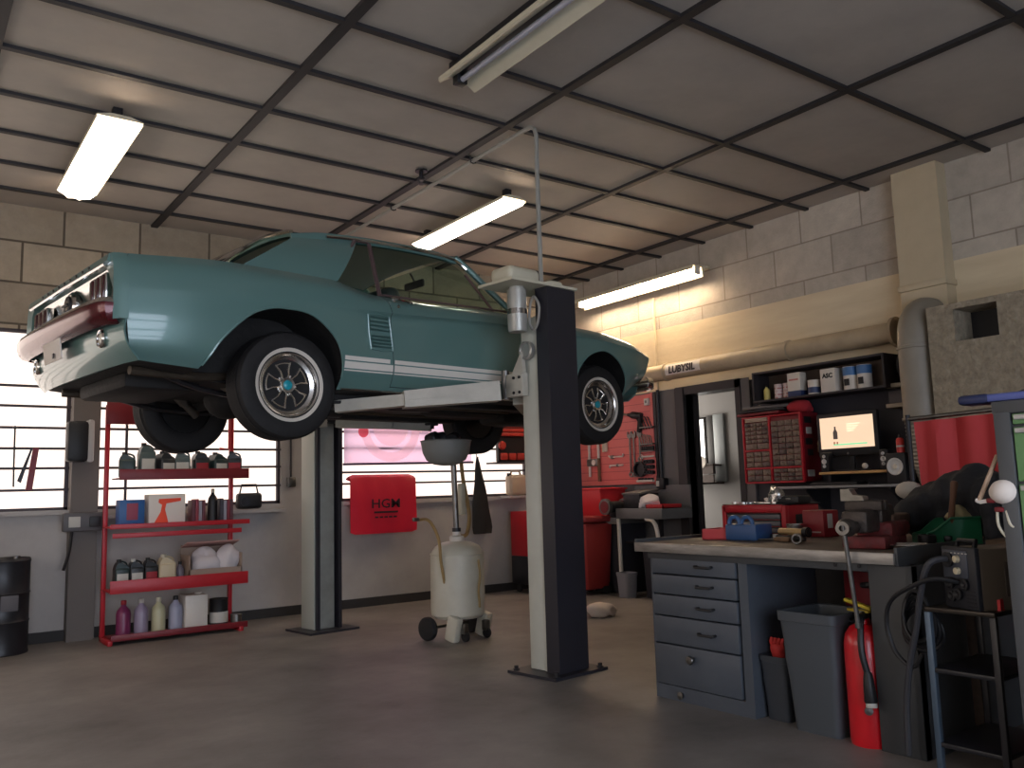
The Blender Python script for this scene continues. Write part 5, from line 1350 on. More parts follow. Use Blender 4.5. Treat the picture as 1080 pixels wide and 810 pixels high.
# computer desk on brackets
T = thing('wall_desk', 'wall desk of a grey shelf with an orange-edged plank above it', 'desk', (6.8, 4.35, 1.10))
mx = wmx(T)
MB(mx).bb((6.60, 3.72, 1.10), (7.015, 5.0, 1.122), .003).build('lower_shelf', mat('aluminium_edge', (150, 150, 150), .4, .5), T)
MB(mx).bb((6.64, 3.83, 1.218), (7.015, 4.55, 1.24), .003).build('upper_plank', mat('honey_board', (196, 150, 92), .5), T)
for y in (3.88, 4.50): MB(mx).bb((6.72, y - .012, 1.122), (7.0, y + .012, 1.218), .002).build('support', dsteel, T)
for y in (3.9, 4.7): MB(mx).prism([(0, 0), (.0, -.25), (.03, -.25), (.35, -.02), (.35, 0)], (7.01, y, 1.10), (-1, 0, 0), (0, 0, 1), (0, .02, 0)).build('bracket', dsteel, T)
T = thing('computer_monitor', 'black flat monitor showing a pale product page above the wall desk', 'monitor', (6.75, 4.32, 1.24), R(-2))
MB().box((.02, 0, .325), (.045, .60, .38), .012).build('casing', blackp, T)
scr = MB().box((-.004, 0, .34), (.003, .525, .275)).build('screen', mat('screen_glow', (248, 214, 180), .4, emit=.16), T)
sx_ = -.0065
MB().box((sx_, -.03, .335 - .10), (.001, .33, .012)).build('green_bar', mat('screen_green', (92, 150, 110), .4, emit=.5), scr)
bt = mat('screen_dark', (70, 60, 56), .4, emit=.15)
MB().prism([(-.022, 0), (.022, 0), (.022, .06), (.008, .085), (.008, .11), (-.008, .11), (-.008, .085), (-.022, .06)], (sx_, .11, .285), (0, -1, 0), (0, 0, 1), (-.001, 0, 0)).build('bottle_picture', bt, scr)
for y in (.125, .095): MB().box((sx_, y, .25), (.001, .014, .022)).build('small_picture', mat('screen_rust', (150, 80, 60), .4, emit=.16) if y > .1 else bpy.data.materials['screen_rust'], scr)
for k in range(4): MB().box((sx_, -.07 + .01 * k, .41 - .02 * k), (.001, .13 - .02 * k, .006)).build('text_line', mat('screen_grey', (200, 176, 150), .4, emit=.5) if k == 0 else bpy.data.materials['screen_grey'], scr)
MB().box((.05, 0, .08), (.03, .06, .2), .008).build('stand_neck', blackp, T); MB().box((.05, 0, .008), (.18, .24, .016), .006).build('stand_foot', blackp, T)
MB().lathe([(.01, 0), (.01, .004), (0, .004)], (-.003, 0, .155), (-1, 0, 0), 12).build('power_button', steel, T)
def tower(label, y):
    T = thing('desktop_speaker', label, 'speaker', (6.70, y, 1.24), 0, 'small desk speakers')
    MB().box((0, 0, .085), (.08, .075, .17), .01).build('cabinet', blackp, T)
    for z, r in ((.05, .014), (.09, .022), (.135, .014)):
        MB().lathe([(r, 0), (r * 1.1, .006), (r * .8, .008), (r * .3, .003), (0, .008)], (-.04, 0, z), (-1, 0, 0), 16).build('driver', mat('silver_cone', (200, 198, 196), .35, .5), T)
tower('small black speaker at the left under the monitor', 4.50); tower('small black speaker at the right under the monitor', 3.945)
T = thing('studio_speaker', 'larger black speaker with a pale cone at the right end of the desk', 'speaker', (6.68, 3.81, 1.122))
MB().box((0, 0, .125), (.16, .17, .25), .012).build('cabinet', blackp, T)
c_ = MB().lathe([(.065, 0), (.07, .01), (.062, .012), (.055, .004), (.03, -.006), (.028, .004), (0, .012)], (-.081, 0, .14), (-1, 0, 0), 26).build('cone', mat('pale_cone', (206, 202, 194), .5), T)
MB().lathe([(.02, .008), (.014, .018), (0, .02)], (-.081, 0, .14), (-1, 0, 0), 16).build('dust_cap', mat('cream_cap', (226, 214, 190), .4), c_)
T = thing('spray_can', 'red spray can with white band standing on the larger speaker', 'spray can', (6.68, 3.80, 1.373))
MB().lathe([(0, 0), (.03, 0), (.031, .10), (.024, .118), (.012, .122), (0, .122)], n=18).build('can_body', mat('can_red', (200, 50, 44), .4), T)
MB().lathe([(.0315, .045), (.0315, .06)], n=18, caps=False).build('white_band', lab, T); MB().lathe([(.014, .12), (.012, .15), (0, .15)], n=12).build('cap', blackp, T)
T = thing('webcam', 'small silver webcam on the plank under the monitor', 'webcam', (6.70, 4.14, 1.24))
MB().box((0, 0, .008), (.05, .05, .016), .005).build('foot', blackp, T); MB().ball((0, 0, .04), .025, 14).build('lens_ball', mat('silver_plastic', (190, 186, 176), .35), T)
T = thing('keyboard', 'black keyboard on the grey shelf under the monitor', 'keyboard', (6.72, 4.42, 1.122))
MB().box((0, 0, .012), (.16, .46, .022), .006).build('tray', blackp, T)
for r in range(4): MB().box((-.055 + .035 * r, 0, .026), (.028, .43, .008), .003).build('key_row', dsteel, T)
T = thing('mouse', 'dark computer mouse beside the keyboard', 'mouse', (6.70, 4.08, 1.122))
MB().ball((0, 0, .008), (.055, .03, .025), 16).build('mouse_body', dsteel, T); MB().box((-.03, 0, .031), (.014, .006, .006), .002).build('wheel', blackp, T)
T = thing('wall_lead', 'pale looping lead hanging on the dark wall right of the monitor', 'cable', (6.98, 3.85, 1.5))
MB(wmx(T)).tube([(6.99, 3.92, 1.72), (6.97, 3.90, 1.62), (6.97, 3.82, 1.56), (6.97, 3.76, 1.60), (6.98, 3.74, 1.72)], .008, 6, sub=5).build('lead', mat('lead_grey', (120, 112, 100), .6), T)
MB(wmx(T)).box((6.985, 3.74, 1.73), (.03, .04, .06), .006).build('plug', cream, T)
crumple('beige_rag', 'small beige rag hanging left of the monitor', 'rag', (6.99, 4.72, 1.43), (.05, .05, .10), mat('straw_cloth', (170, 146, 108), .9), 31, amp=.4)
# ================================================================== main workbench
m_top = mat('bench_top_worn', (106, 90, 76), .6, noise=(4, .8, (70, 60, 54), 8), bump=(30, .2), streak=(1, .4, 1))
m_edge = mat('bench_edge_metal', (172, 166, 158), .4, .4, noise=(7, .9, (84, 78, 74), 9), streak=(1, .35, 2))
m_leg = mat('bench_dark_grey', (66, 68, 70), .5, noise=(4, .4, (52, 54, 56)))
m_draw = mat('drawer_blue_grey', (78, 84, 92), .5, noise=(4, .5, (62, 67, 76)), bump=(25, .1))
BX, BY0, BY1 = 3.50, 2.04, 3.60
T = thing('workbench', 'grey metal workbench with five drawers and a worn top', 'workbench', (4.1, 2.82, 0))
mx = wmx(T)
MB(mx).bb((3.47, BY0, .80), (4.78, BY1, .843), .004).build('bench_top', m_top, T)
MB(mx).bb((3.455, BY0, .795), (3.472, BY1, .845), .002).build('front_edge', m_edge, T, label='scuffed metal front edge')
MB(mx).bb((3.47, BY0 - .012, .79), (4.78, BY0 + .004, .868), .003).build('end_lip', m_leg, T)
MB(mx).bb((3.47, BY1 - .004, .79), (4.78, BY1 + .012, .862), .003).build('end_lip', m_leg, T)
MB(mx).bb((3.52, 2.06, .755), (3.55, 3.56, .80), .002).build('front_rail', m_leg, T)
cab = MB(mx)
cab.bb((3.53, 3.535, .0), (4.1, 3.55, .80)).bb((3.53, 2.875, 0), (4.1, 2.93, .80)).bb((4.08, 2.93, 0), (4.1, 3.55, .80)).bb((3.53, 2.93, 0), (3.55, 3.54, .075)).bb((3.54, 2.93, .02), (4.1, 3.54, .03))
cab.build('pedestal', m_draw, T)
zs = [(.675, .768), (.566, .668), (.45, .559), (.30, .443), (.08, .293)]
for i, (a, b) in enumerate(zs):
    d = MB(mx).bb((3.522, 2.945, a), (3.56, 3.532, b), .005).bb((3.56, 2.96, a + .01), (4.05, 3.52, b - .02)).build('drawer', m_draw, T)
    zc = (a + b) / 2 + .005
    if i == 4:
        MB(mx).lathe([(.012, 0), (.012, .02), (.024, .028), (.02, .036), (0, .038)], (3.522, 3.26, .235), (-1, 0, 0), 14).build('drawer_knob', steel, d)
    else:
        MB(mx).tube([(3.524, 3.20, zc), (3.502, 3.20, zc), (3.498, 3.195, zc - .004), (3.498, 3.10, zc - .004), (3.502, 3.095, zc), (3.524, 3.095, zc)], .007, 6).build('drawer_handle', blackp, d)
MB(mx).lathe([(.014, 0), (.02, .018), (0, .022)], (3.53, 3.36, .035), (-1, 0, 0), 12).build('plinth_knob', steel, T)
MB(mx).bb((3.515, 1.998, 0), (3.56, 2.20, .79), .004).bb((3.515, 1.998, 0), (4.7, 2.03, .79), .004).build('end_leg', m_leg, T)
MB(mx).bb((4.66, 2.04, .0), (4.74, 2.10, .80), .004).build('rear_leg', m_leg, T)
MB(mx).bb((4.66, 3.50, .0), (4.74, 3.56, .80), .004).build('rear_leg', m_leg, T)
MB(mx).bb((4.66, 2.1, .30), (4.70, 3.5, .78)).build('rear_panel', m_leg, T)
for y in (2.24, 2.29, 2.36): MB(mx).lathe([(.008, 0), (.009, .006), (0, .008)], (3.52, y, .777), (-1, 0, 0), 8).build('rail_bolt', dsteel, T)

# on the bench, left to right
T = thing('red_sorting_tray', 'red plastic sorting tray at the left of the bench in front of the toolbox', 'tray', (3.95, 3.36, .844), R(10))
mr = mat('pinkish_red_plastic', (196, 62, 70), .5)
b = MB().bb((-.10, -.09, 0), (.10, .09, .008)).bb((-.10, -.09, 0), (-.092, .09, .06)).bb((.092, -.09, 0), (.1, .09, .06)).bb((-.1, .082, 0), (.1, .09, .06)).bb((-.1, -.09, 0), (.1, -.082, .06)).bb((-.1, -.004, 0), (.1, .004, .055))
b.build('tray_body', mr, T)
for k in range(3): MB().lathe([(0, .009), (.014, .009), (.014, .025), (0, .025)], (-.05 + .05 * k, .045, 0), n=6).build('nut', dsteel, T)
T = thing('blue_parts_box', 'blue plastic parts box with two round clamps beside the red tray', 'box', (3.93, 3.17, .844), R(6))
MB().box((0, 0, .045), (.17, .20, .09), .012).build('box_body', mat('deep_blue_plastic', (44, 78, 124), .45), T)
for y in (.05, -.03):
    MB().tube([(-.06, y + .034 * math.cos(a), .095 + .034 * math.sin(a)) for a in [R(18 * i) for i in range(20)]], .012, 8, closed=True).build('clamp_ring', mat('blue_clamp', (58, 92, 136), .4) if y > 0 else bpy.data.materials['blue_clamp'], T)
T = thing('toolbox', 'red toolbox with three grey drawers on the bench', 'toolbox', (4.35, 3.47, .844))
MB().bb((.02, -.225, 0), (.36, .225, .178), .008).build('case', red, T)
for s in (-1, 1): MB().bb((-.006, s * .225 - .02, 0), (.03, s * .225 + .012, .178), .004).build('corner_post', red, T)
MB().bb((-.006, -.225, .135), (.03, .225, .182), .005).build('front_header', red, T)
for k in range(3):
    d = MB().bb((.0, -.20, .012 + .041 * k), (.05, .20, .048 + .041 * k), .004).build('drawer', mat('drawer_grey', (98, 96, 100), .4, .3) if k == 0 else bpy.data.materials['drawer_grey'], T)
    MB().bb((-.01, -.20, .040 + .041 * k), (.004, .20, .048 + .041 * k), .002).build('drawer_pull', dsteel, d)
MB().bb((.12, -.228, .06), (.26, -.222, .12), .003).build('side_grip', blackp, T)
MB().bb((.0, -.235, .178), (.37, .235, .186), .003).build('lid_mat', dsteel, T)
def spanner(name, label, x, y, z, rz, L, m, grp):
    T = thing(name, label, 'spanner', (x, y, z), rz, grp)
    MB().box((0, 0, .006), (L, .018, .010), .003).build('shank', m, T)
    MB().lathe([(.012, 0), (.022, 0), (.022, .012), (.012, .012)], (L / 2 + .012, 0, 0), n=14, close=True).build('ring_end', m, T)
    MB().prism([(0, -.022), (.012, -.026), (.03, -.02), (.026, -.008), (.012, -.008), (.012, .008), (.026, .008), (.03, .02), (.012, .026), (0, .022)], (-L / 2 - .01, 0, 0), (-1, 0, 0), (0, 1, 0), (0, 0, .012)).build('open_end', m, T)
spanner('spanner', 'bright spanner on the left of the toolbox lid', 4.42, 3.60, 1.03, 1.2, .16, chrome, 'spanners on the toolbox')
spanner('spanner', 'bright spanner lying near the front edge of the toolbox lid', 4.40, 3.46, 1.03, 1.7, .18, chrome, 'spanners on the toolbox')
crumple('crumpled_foil', 'crumpled silver foil standing up on the toolbox lid', 'foil', (4.46, 3.37, 1.03), (.05, .055, .06), mat('silver_foil', (205, 203, 198), .25, .9), 41, 16, .45)
T = thing('ratchet_case', 'small black socket case on the right of the toolbox lid', 'case', (4.52, 3.28, 1.03), R(8))
MB().box((0, 0, .022), (.16, .13, .044), .008).build('case_body', blackp, T); MB().box((-.082, 0, .028), (.006, .03, .012), .002).build('latch', steel, T)
T = thing('feed_clip', 'black metal wedge standing upright at the left behind the toolbox', 'wedge', (4.6, 3.75, .0))
bpy.data.objects.remove(T)
T = thing('metal_cup', 'plain steel cup in front of the red tin on the bench', 'cup', (4.24, 3.09, .844))
MB().lathe([(0, 0), (.042, 0), (.044, .004), (.044, .075), (.041, .076), (.04, .008), (0, .008)], n=24).build('cup_body', mat('brushed_steel', (150, 146, 142), .35, .8), T)
MB().lathe([(.0445, .068), (.046, .072), (.0445, .076)], n=24, caps=False).build('cup_rim', chrome, T)
T = thing('red_tin', 'square dark red tin between the toolbox and the vise', 'tin', (4.36, 3.0, .844), R(-6))
MB().box((0, 0, .075), (.13, .15, .15), .006).build('tin_body', mat('tin_red', (136, 30, 38), .4), T)
MB().box((-.067, -.01, .028), (.002, .09, .006)).build('white_line', lab, T); MB().box((-.01, -.076, .09), (.04, .002, .08)).build('side_label', lab, T)
tn = [('screwdriver', 'screwdriver with a brown handle in the tool row on the bench', wood), ('screwdriver', 'screwdriver with a black handle in the tool row on the bench', blackp)]
for i, (n, l, m) in enumerate(tn):
    T = thing(n, l, 'screwdriver', (3.86 + .05 * i, 2.90 - .05 * i, .858), R(84 + 8 * i))
    MB().lathe([(0, -.06), (.011, -.058), (.014, -.03), (.012, .03), (.009, .05), (0, .052)], (0, 0, 0), (1, 0, 0), 12).build('handle', m, T)
    MB().cyl((.05, 0, 0), (.17, 0, -.006), .004).build('blade', steel, T)
T = thing('brass_tube', 'pale brass tube lying across the tool row on the bench', 'tube', (3.93, 2.87, .895), R(82))
MB().lathe([(.016, -.1), (.018, -.1), (.018, .1), (.016, .1)], (0, 0, 0), (1, 0, 0), 16, close=True).build('tube_body', mat('dull_brass', (176, 148, 104), .4, .6), T)
MB().lathe([(.0, .07), (.024, .07), (.026, .10), (.0, .10)], (0, 0, 0), (-1, 0, 0), 16).build('end_cap', blackp, T)
T = thing('socket_wrench', 'black ratchet lying under the brass tube on the bench', 'ratchet', (3.95, 2.94, .862), R(70))
MB().cyl((-.1, 0, 0), (.08, 0, 0), .011).build('handle', dsteel, T); MB().lathe([(0, -.014), (.024, -.014), (.024, .014), (0, .014)], (.1, 0, 0), n=16).build('ratchet_head', steel, T)
T = thing('steel_sleeve', 'short shiny steel sleeve at the right end of the tool row', 'sleeve', (3.80, 2.76, .869), R(30))
MB().lathe([(.018, -.035), (.025, -.035), (.025, .035), (.018, .035)], (0, 0, 0), (1, 0, 0), 18, close=True).build('sleeve_body', steel, T); MB().lathe([(.0255, -.03), (.028, -.02), (.0255, -.01)], (0, 0, 0), (1, 0, 0), 18, caps=False).build('collar', chrome, T)
# vise
m_vise = mat('worn_vise_iron', (86, 78, 72), .5, .6, noise=(14, .8, (52, 46, 44), 7), bump=(30, .4))
m_vred = mat('worn_vise_red', (124, 38, 40), .6, .1, noise=(16, .9, (64, 44, 42), 7), bump=(34, .6))
T = thing('bench_vise', 'worn iron bench vise with a red base at the front edge of the bench', 'vise', (3.62, 2.28, .844), R(12))
MB().box((.13, -.01, .03), (.30, .20, .06), .015).build('base', m_vred, T)
MB().box((.20, -.03, .085), (.26, .17, .07), .02).build('swivel', m_vred, T)
MB().box((.16, 0, .150), (.17, .15, .10), .02).build('fixed_body', m_vise, T)
MB().box((.30, -.03, .125), (.24, .12, .05), .015).build('anvil_bed', mat('rusty_bed', (104, 82, 68), .7, .3, noise=(12, .7, (76, 58, 48))), T)
MB().box((.0, .0, .125), (.17, .12, .10), .018).build('moving_body', m_vise, T)
for x in (.055, .115): MB().box((x, 0, .195), (.035, .17, .045), .006).build('jaw', m_vise, T)
MB().lathe([(.034, 0), (.04, .015), (.04, .05), (.03, .06), (.026, .14), (0, .14)], (-.21, 0, .105), (1, 0, 0), 20).build('screw_boss', m_vise, T)
sc_ = MB().lathe([(.014, -.012), (.03, -.012), (.034, 0), (.034, .02), (.014, .02)], (-.215, 0, .105), (1, 0, 0), 20, close=True).build('screw_eye', steel, T)
MB().cyl((-.215, 0, .13), (-.205, -.03, -.31), .010, n=10).lathe([(0, -.012), (.014, -.01), (.014, .012), (0, .014)], (-.205, -.03, -.31), (0, .05, 1), 10).build('handle_bar', steel, T)
T = thing('anvil_block', 'pale wedge-shaped metal block lying on the vise jaws', 'metal block', (3.70, 2.30, 1.062), R(14))
MB().prism([(-.02, 0), (.085, 0), (.08, .02), (.035, .028), (.02, .055), (-.02, .055)], (-.05, .075, 0), (0, -1, 0), (0, 0, 1), (.075, 0, 0)).build('block_body', mat('pale_iron', (150, 144, 132), .5, .6, noise=(18, .6, (104, 98, 90))), T)
MB().box((-.014, .05, .0555), (.05, .035, .003), .001).build('scuffed_top', steel, T)
T = thing('metal_dish', 'shiny steel dish on the front corner of the bench beside the vise', 'dish', (3.72, 2.12, .844))
MB().lathe([(0, .002), (.06, .002), (.085, .018), (.088, .02), (.086, .024), (.06, .008), (0, .008)], n=34).build('dish_body', chrome, T)
MB().lathe([(.02, .008), (.018, .016), (0, .018)], n=14).build('centre_boss', steel, T)
T = thing('oil_pot', 'small black pot at the back edge of the dish', 'pot', (3.92, 2.14, .844))
MB().lathe([(0, 0), (.035, 0), (.04, .01), (.04, .05), (.03, .055), (.03, .01), (0, .01)], n=20).build('pot_body', blackp, T); MB().tube([(.04, 0, .04), (.06, 0, .03), (.055, 0, .012), (.038, 0, .012)], .005, 6).build('pot_handle', blackp, T)
T = thing('storage_bin', 'green open-front plastic bin on the bench under the black jacket', 'storage bin', (4.10, 2.13, .846), R(-36))
mg = mat('green_plastic', (34, 104, 72), .45)
b = MB().bb((-.14, -.07, 0), (.12, .07, .006)).bb((.112, -.07, 0), (.12, .07, .12))
for s in (-1, 1): b.prism([(-.14, 0), (.12, 0), (.12, .12), (-.02, .12), (-.10, .06), (-.14, .05)], (0, s * .07 - .004, 0), d=(0, .008, 0))
b.bb((-.14, -.07, 0), (-.134, .07, .05)); b.build('bin_body', mg, T)
MB().tube([(-.138, -.074, .052), (-.10, -.076, .065), (-.02, -.076, .122), (.12, -.076, .122)], .006, 6).build('rim', mg, T)
T = thing('hammer', 'hammer with a brown wooden handle standing head-down in the green bin', 'hammer', (4.06, 2.11, .856), 0, rot=(.18, -.12, .3))
MB().lathe([(.012, 0), (.015, .08), (.013, .2), (.017, .28), (.012, .29), (0, .29)], n=12, sx=1.15).build('handle', mat('dark_wood_handle', (104, 70, 50), .6), T)
MB().box((0, 0, .022), (.11, .03, .03), .006).build('head', dsteel, T)
def blob(name, m, balls, vox, seed, wr, parent=None, mxx=None):
    b = MB(mxx)
    for c, r in balls: b.ball(c, r, 16)
    o = b.build(name, m, parent)
    md = o.modifiers.new('r', 'REMESH'); md.mode = 'VOXEL'; md.voxel_size = vox
    sm = o.modifiers.new('s', 'SMOOTH'); sm.factor = .7; sm.iterations = 6
    dg = bpy.context.evaluated_depsgraph_get()
    me = bpy.data.meshes.new_from_object(o.evaluated_get(dg)); o.modifiers.clear(); old = o.data; o.data = me; bpy.data.meshes.remove(old); me.name = name
    rd = random.Random(seed)
    ws = [(V((rd.uniform(-1, 1), rd.uniform(-1, 1), rd.uniform(-1, 1))).normalized() * rd.uniform(22, 60), rd.uniform(0, 6)) for _ in range(7)]
    for v in me.vertices:
        k = sum(1 - abs(math.sin(v.co.dot(f) * .5 + h + 1.5 * math.sin(v.co.z * 9 + h))) for f, h in ws) / 7 - .4
        v.co += v.normal * k * wr
    for p in me.polygons: p.use_smooth = True
    return o
m_jk = mat('black_jacket_cloth', (34, 35, 40), .85, noise=(8, .4, (48, 49, 54)), bump=(40, .35))
T = thing('work_jacket', 'black jacket slumped over the right end of the bench', 'jacket', (4.25, 2.2, .85))
mx = wmx(T)
blob('jacket_body', m_jk, [((4.30, 2.36, .97), (.20, .12, .11)), ((4.32, 2.28, 1.02), (.2, .13, .12)), ((4.32, 2.17, 1.06), (.2, .13, .13)), ((4.30, 2.07, 1.09), (.18, .12, .13)), ((4.26, 1.98, 1.06), (.15, .10, .12)), ((4.22, 1.92, .98), (.10, .08, .12)), ((4.36, 2.1, .97), (.22, .26, .1))], .011, 3, .05, T, mx)
blob('sleeve', m_jk, [((4.22, 2.40, .98), (.07, .07, .07)), ((4.14, 2.40, .93), (.07, .065, .06)), ((4.08, 2.42, .90), (.06, .06, .05)), ((4.30, 2.34, 1.02), (.08, .08, .07))], .014, 5, .02, T, mx)
blob('sleeve', m_jk, [((4.12, 1.93, 1.0), (.055, .05, .10)), ((4.10, 1.925, .90), (.05, .045, .10)), ((4.09, 1.92, .80), (.05, .045, .09)), ((4.2, 1.95, 1.05), (.07, .06, .08))], .014, 9, .018, T, mx)
T = thing('white_cap', 'pale cap sticking out from behind the black jacket', 'cap', (4.55, 2.56, .844))
MB().box((0, 0, .14), (.05, .06, .25), .012).build('stem', dsteel, T)
MB().ball((0, 0, .25), (.07, .07, .05), 18).build('crown', mat('pale_canvas', (190, 184, 174), .8), T)
crumple('work_glove', 'pair of beige gloves piled in the green bin', 'gloves', (4.16, 2.09, .93), (.09, .06, .055), mat('beige_glove', (178, 164, 124), .9, bump=(25, .3)), 17, 18, .3)

# under the bench
flare_bin('waste_bin', 'large dark grey bin under the bench beside the fire extinguisher', 3.66, 2.53, .33, .30, .55, mat('bin_grey', (72, 77, 82), .5), R(0), .80, .03)
flare_bin('waste_bin', 'small dark bin under the bench beside the drawers', 3.68, 2.79, .22, .16, .31, mat('bin_dark', (54, 58, 64), .5), R(0), .82)
T = thing('red_glove', 'red glove stuffed in the small dark bin', 'glove', (3.66, 2.80, .28))
blob('palm', mat('red_glove_cloth', (196, 52, 48), .7), [((-.0, 0, .03), (.05, .045, .04)), ((-.03, .0, .06), (.03, .04, .03))], .01, 4, .008, T)
for k in range(4): MB().tube([(-.02, -.03 + .02 * k, .06), (-.03, -.034 + .022 * k, .09), (-.02, -.036 + .023 * k, .105)], .010, 8).build('finger', bpy.data.materials['red_glove_cloth'], T)
m_ext = mat('extinguisher_red', (212, 24, 36), .32, coat=.4)
T = thing('fire_extinguisher', 'red fire extinguisher standing under the right end of the bench', 'fire extinguisher', (3.585, 2.285, 0), R(-10))
MB().lathe([(0, 0), (.085, 0), (.09, .02), (.09, .43), (.082, .47), (.06, .505), (.03, .52), (.028, .54), (0, .54)], n=34).build('cylinder', m_ext, T)
MB().lathe([(.02, .54), (.026, .55), (.026, .575), (0, .575)], n=16).build('valve', steel, T)
MB().box((0, .02, .60), (.028, .15, .016), .005, rot=(.2, 0, 0)).build('lever', mat('yellow_lever', (206, 182, 50), .5), T)
MB().box((0, .02, .572), (.024, .12, .012), .004).build('carry_grip', mat('yellow_lever2', (190, 165, 44), .5), T)
MB().tube([(-.02, -.02, .56), (-.08, -.06, .54), (-.105, -.075, .42), (-.09, -.085, .32)], .014, 8, sub=5).build('hose', blackp, T)
hn = MB().lathe([(.016, 0), (.022, .03), (.028, .12), (.022, .13), (0, .12)], (-.09, -.085, .33), (-.05, -.1, -1), 14).build('nozzle', blackp, T)
MB().lathe([(.024, 0), (.024, .018), (.02, .02)], (-.096, -.098, .205), (-.05, -.1, -1), 14).build('nozzle_tip', lab, hn)
MB().lathe([(.018, 0), (.018, .008), (0, .01)], (-.07, -.058, .16), (-.75, -.65, 0), 14).build('gauge', steel, T)
T = thing('red_cabinet', 'dark red metal cabinet standing behind the bins under the bench', 'cabinet', (4.25, 2.55, 0))
MB().bb((-.15, -.30, 0), (.15, .16, .74), .008).build('cabinet_body', dred, T); MB().bb((-.16, -.28, .05), (-.148, .14, .70), .004).build('door', dred, T); MB().tube([(-.16, .08, .42), (-.18, .08, .42), (-.18, .08, .34), (-.16, .08, .34)], .006, 6).build('handle', steel, T)
T = thing('trolley_jack', 'greasy pipe clamps and black hoses under the bench by the right leg', 'hoses', (3.72, 2.27, .62))
bpy.data.objects.remove(T)
T = thing('air_hose', 'black air hose coiled under the bench above the extinguisher', 'hose', (3.80, 2.30, .66))
MB().tube([(.10 * math.cos(a) * (1 + .1 * math.sin(3 * a)), .09 * math.sin(a), .012 * a - .02) for a in [R(24 * i) for i in range(38)]], .014, 8).build('hose_coil', blackp, T)
MB().tube([(-.10, 0, -.03), (-.14, -.06, .03), (-.10, -.12, -.04), (-.02, -.16, -.12)], .012, 8, sub=4).build('metal_pipe', steel, T)
MB().bb((-.02, -.02, .0), (.02, .02, .14), .004).build('hanger', dsteel, T)
# ================================================================== welder corner
T = thing('equipment_stand', 'black shelf stand carrying the welder beside the bench', 'stand', (3.57, 1.73, 0))
mx = wmx(T)
for z in (.632, .40, .12): MB(mx).bb((3.36, 1.60, z), (3.78, 1.87, z + .018), .003).build('shelf_plate', mat('stand_plate', (60, 54, 48), .35, .6) if z > .6 else black_paint, T)
for x in (3.37, 3.77):
    for y in (1.61, 1.86): MB(mx).bb((x - .012, y - .012, 0), (x + .012, y + .012, .632), .003).build('leg', mat('stand_leg_blue', (84, 100, 116), .4, .4) if (x < 3.5 and y > 1.8) else black_paint, T)
T = thing('welding_machine', 'dark inverter welding machine with two cream knobs on the stand', 'welder', (3.43, 1.815, .651), R(-24.8))
W_ = .185
m_wp = mat('welder_front', (36, 37, 42), .45); m_ws = mat('welder_side', (110, 100, 88), .45, .2, noise=(8, .3, (92, 82, 72)))
MB().bb((.012, -W_, 0), (.36, 0, .232), .006).build('side_cover', m_ws, T)
fr = MB().bb((-.004, -W_, 0), (.02, 0, .236), .005).build('front_panel', m_wp, T)
MB().bb((-.008, -W_ + .04, .118), (-.003, -.012, .222), .002).build('control_plate', mat('control_plate', (70, 74, 84), .4), fr)
for z in (.19, .145):
    MB().lathe([(.014, 0), (.013, .014), (.0, .016)], (-.008, -.095, z), (-1, 0, 0), 18).build('knob', mat('cream_knob', (214, 200, 168), .4) if z > .17 else bpy.data.materials['cream_knob'], fr)
MB().lathe([(.028, 0), (.03, .014), (.02, .016), (0, .01)], (-.004, -.045, .185), (-1, 0, 0), 20).build('lead_socket', blackp, fr)
for y, z in ((-.045, .095), (-.125, .095), (-.085, .055), (-.05, .045)):
    MB().lathe([(.020, 0), (.022, .012), (.014, .014), (0, .006)], (-.004, y, z), (-1, 0, 0), 18).build('socket', blackp, fr)
for k in range(5):
    MB().bb((-.006, -W_ + .012, .012 + .014 * k), (-.002, -W_ + .06, .018 + .014 * k)).build('vent_slot', dsteel, fr)
for k in range(6): MB().bb((-.0095, -.15 + .02 * k, .21), (-.0078, -.14 + .02 * k, .214)).build('panel_mark', lab, fr)
MB().tube([(.03, -.05, .232), (.04, -.05, .258), (.04, -W_ + .04, .258), (.03, -W_ + .04, .232)], .010, 8).build('carry_handle', blackp, T)
MB().bb((.12, -W_ - .003, .05), (.30, -W_ + .001, .18), .002).build('side_grille', mat('side_grille', (66, 58, 52), .5), T)
T = thing('red_clamp', 'red plastic clamp lying on the stand beside the welder', 'clamp', (3.42, 1.618, .651))
MB().prism([(0, 0), (.05, 0), (.06, .02), (.03, .028), (.02, .045), (.0, .04)], (0, .012, 0), d=(0, -.026, 0)).build('clamp_jaw', m_crate, T); MB().tube([(.05, 0, .012), (.09, 0, .02)], .008, 6).build('clamp_arm', m_crate, T)
T = thing('welding_leads', 'black welding leads looping from the welder down beside the bench', 'cables', (3.40, 1.95, .4))
mx = wmx(T)
MB(mx).tube([(3.385, 1.73, .75), (3.33, 1.80, .765), (3.34, 1.90, .73), (3.38, 2.02, .66), (3.40, 2.06, .56), (3.40, 2.03, .45), (3.40, 1.96, .40), (3.39, 1.91, .46)], .009, 8, sub=5).build('earth_lead', blackp, T)
MB(mx).tube([(3.405, 1.775, .84), (3.35, 1.83, .82), (3.36, 1.88, .70), (3.38, 1.92, .56), (3.39, 1.965, .42), (3.40, 2.0, .25), (3.40, 2.01, .05)], .013, 8, sub=5).build('torch_lead', mat('lead_dark_grey', (52, 52, 56), .5), T)
for k in range(4):
    MB(mx).tube([(3.43 + .012 * k + .01 * math.sin(2 * a), 1.94 + (.06 + .008 * k) * math.cos(a), .60 + (.10 - .006 * k) * math.sin(a) - .02 * k) for a in [R(18 * i) for i in range(20)]], .009, 7, closed=True).build('cable_loop', blackp, T)
MB(mx).tube([(3.44, 1.99, .70), (3.44, 1.95, .72), (3.44, 1.94, .69)], .008, 6).build('hook', steel, T)
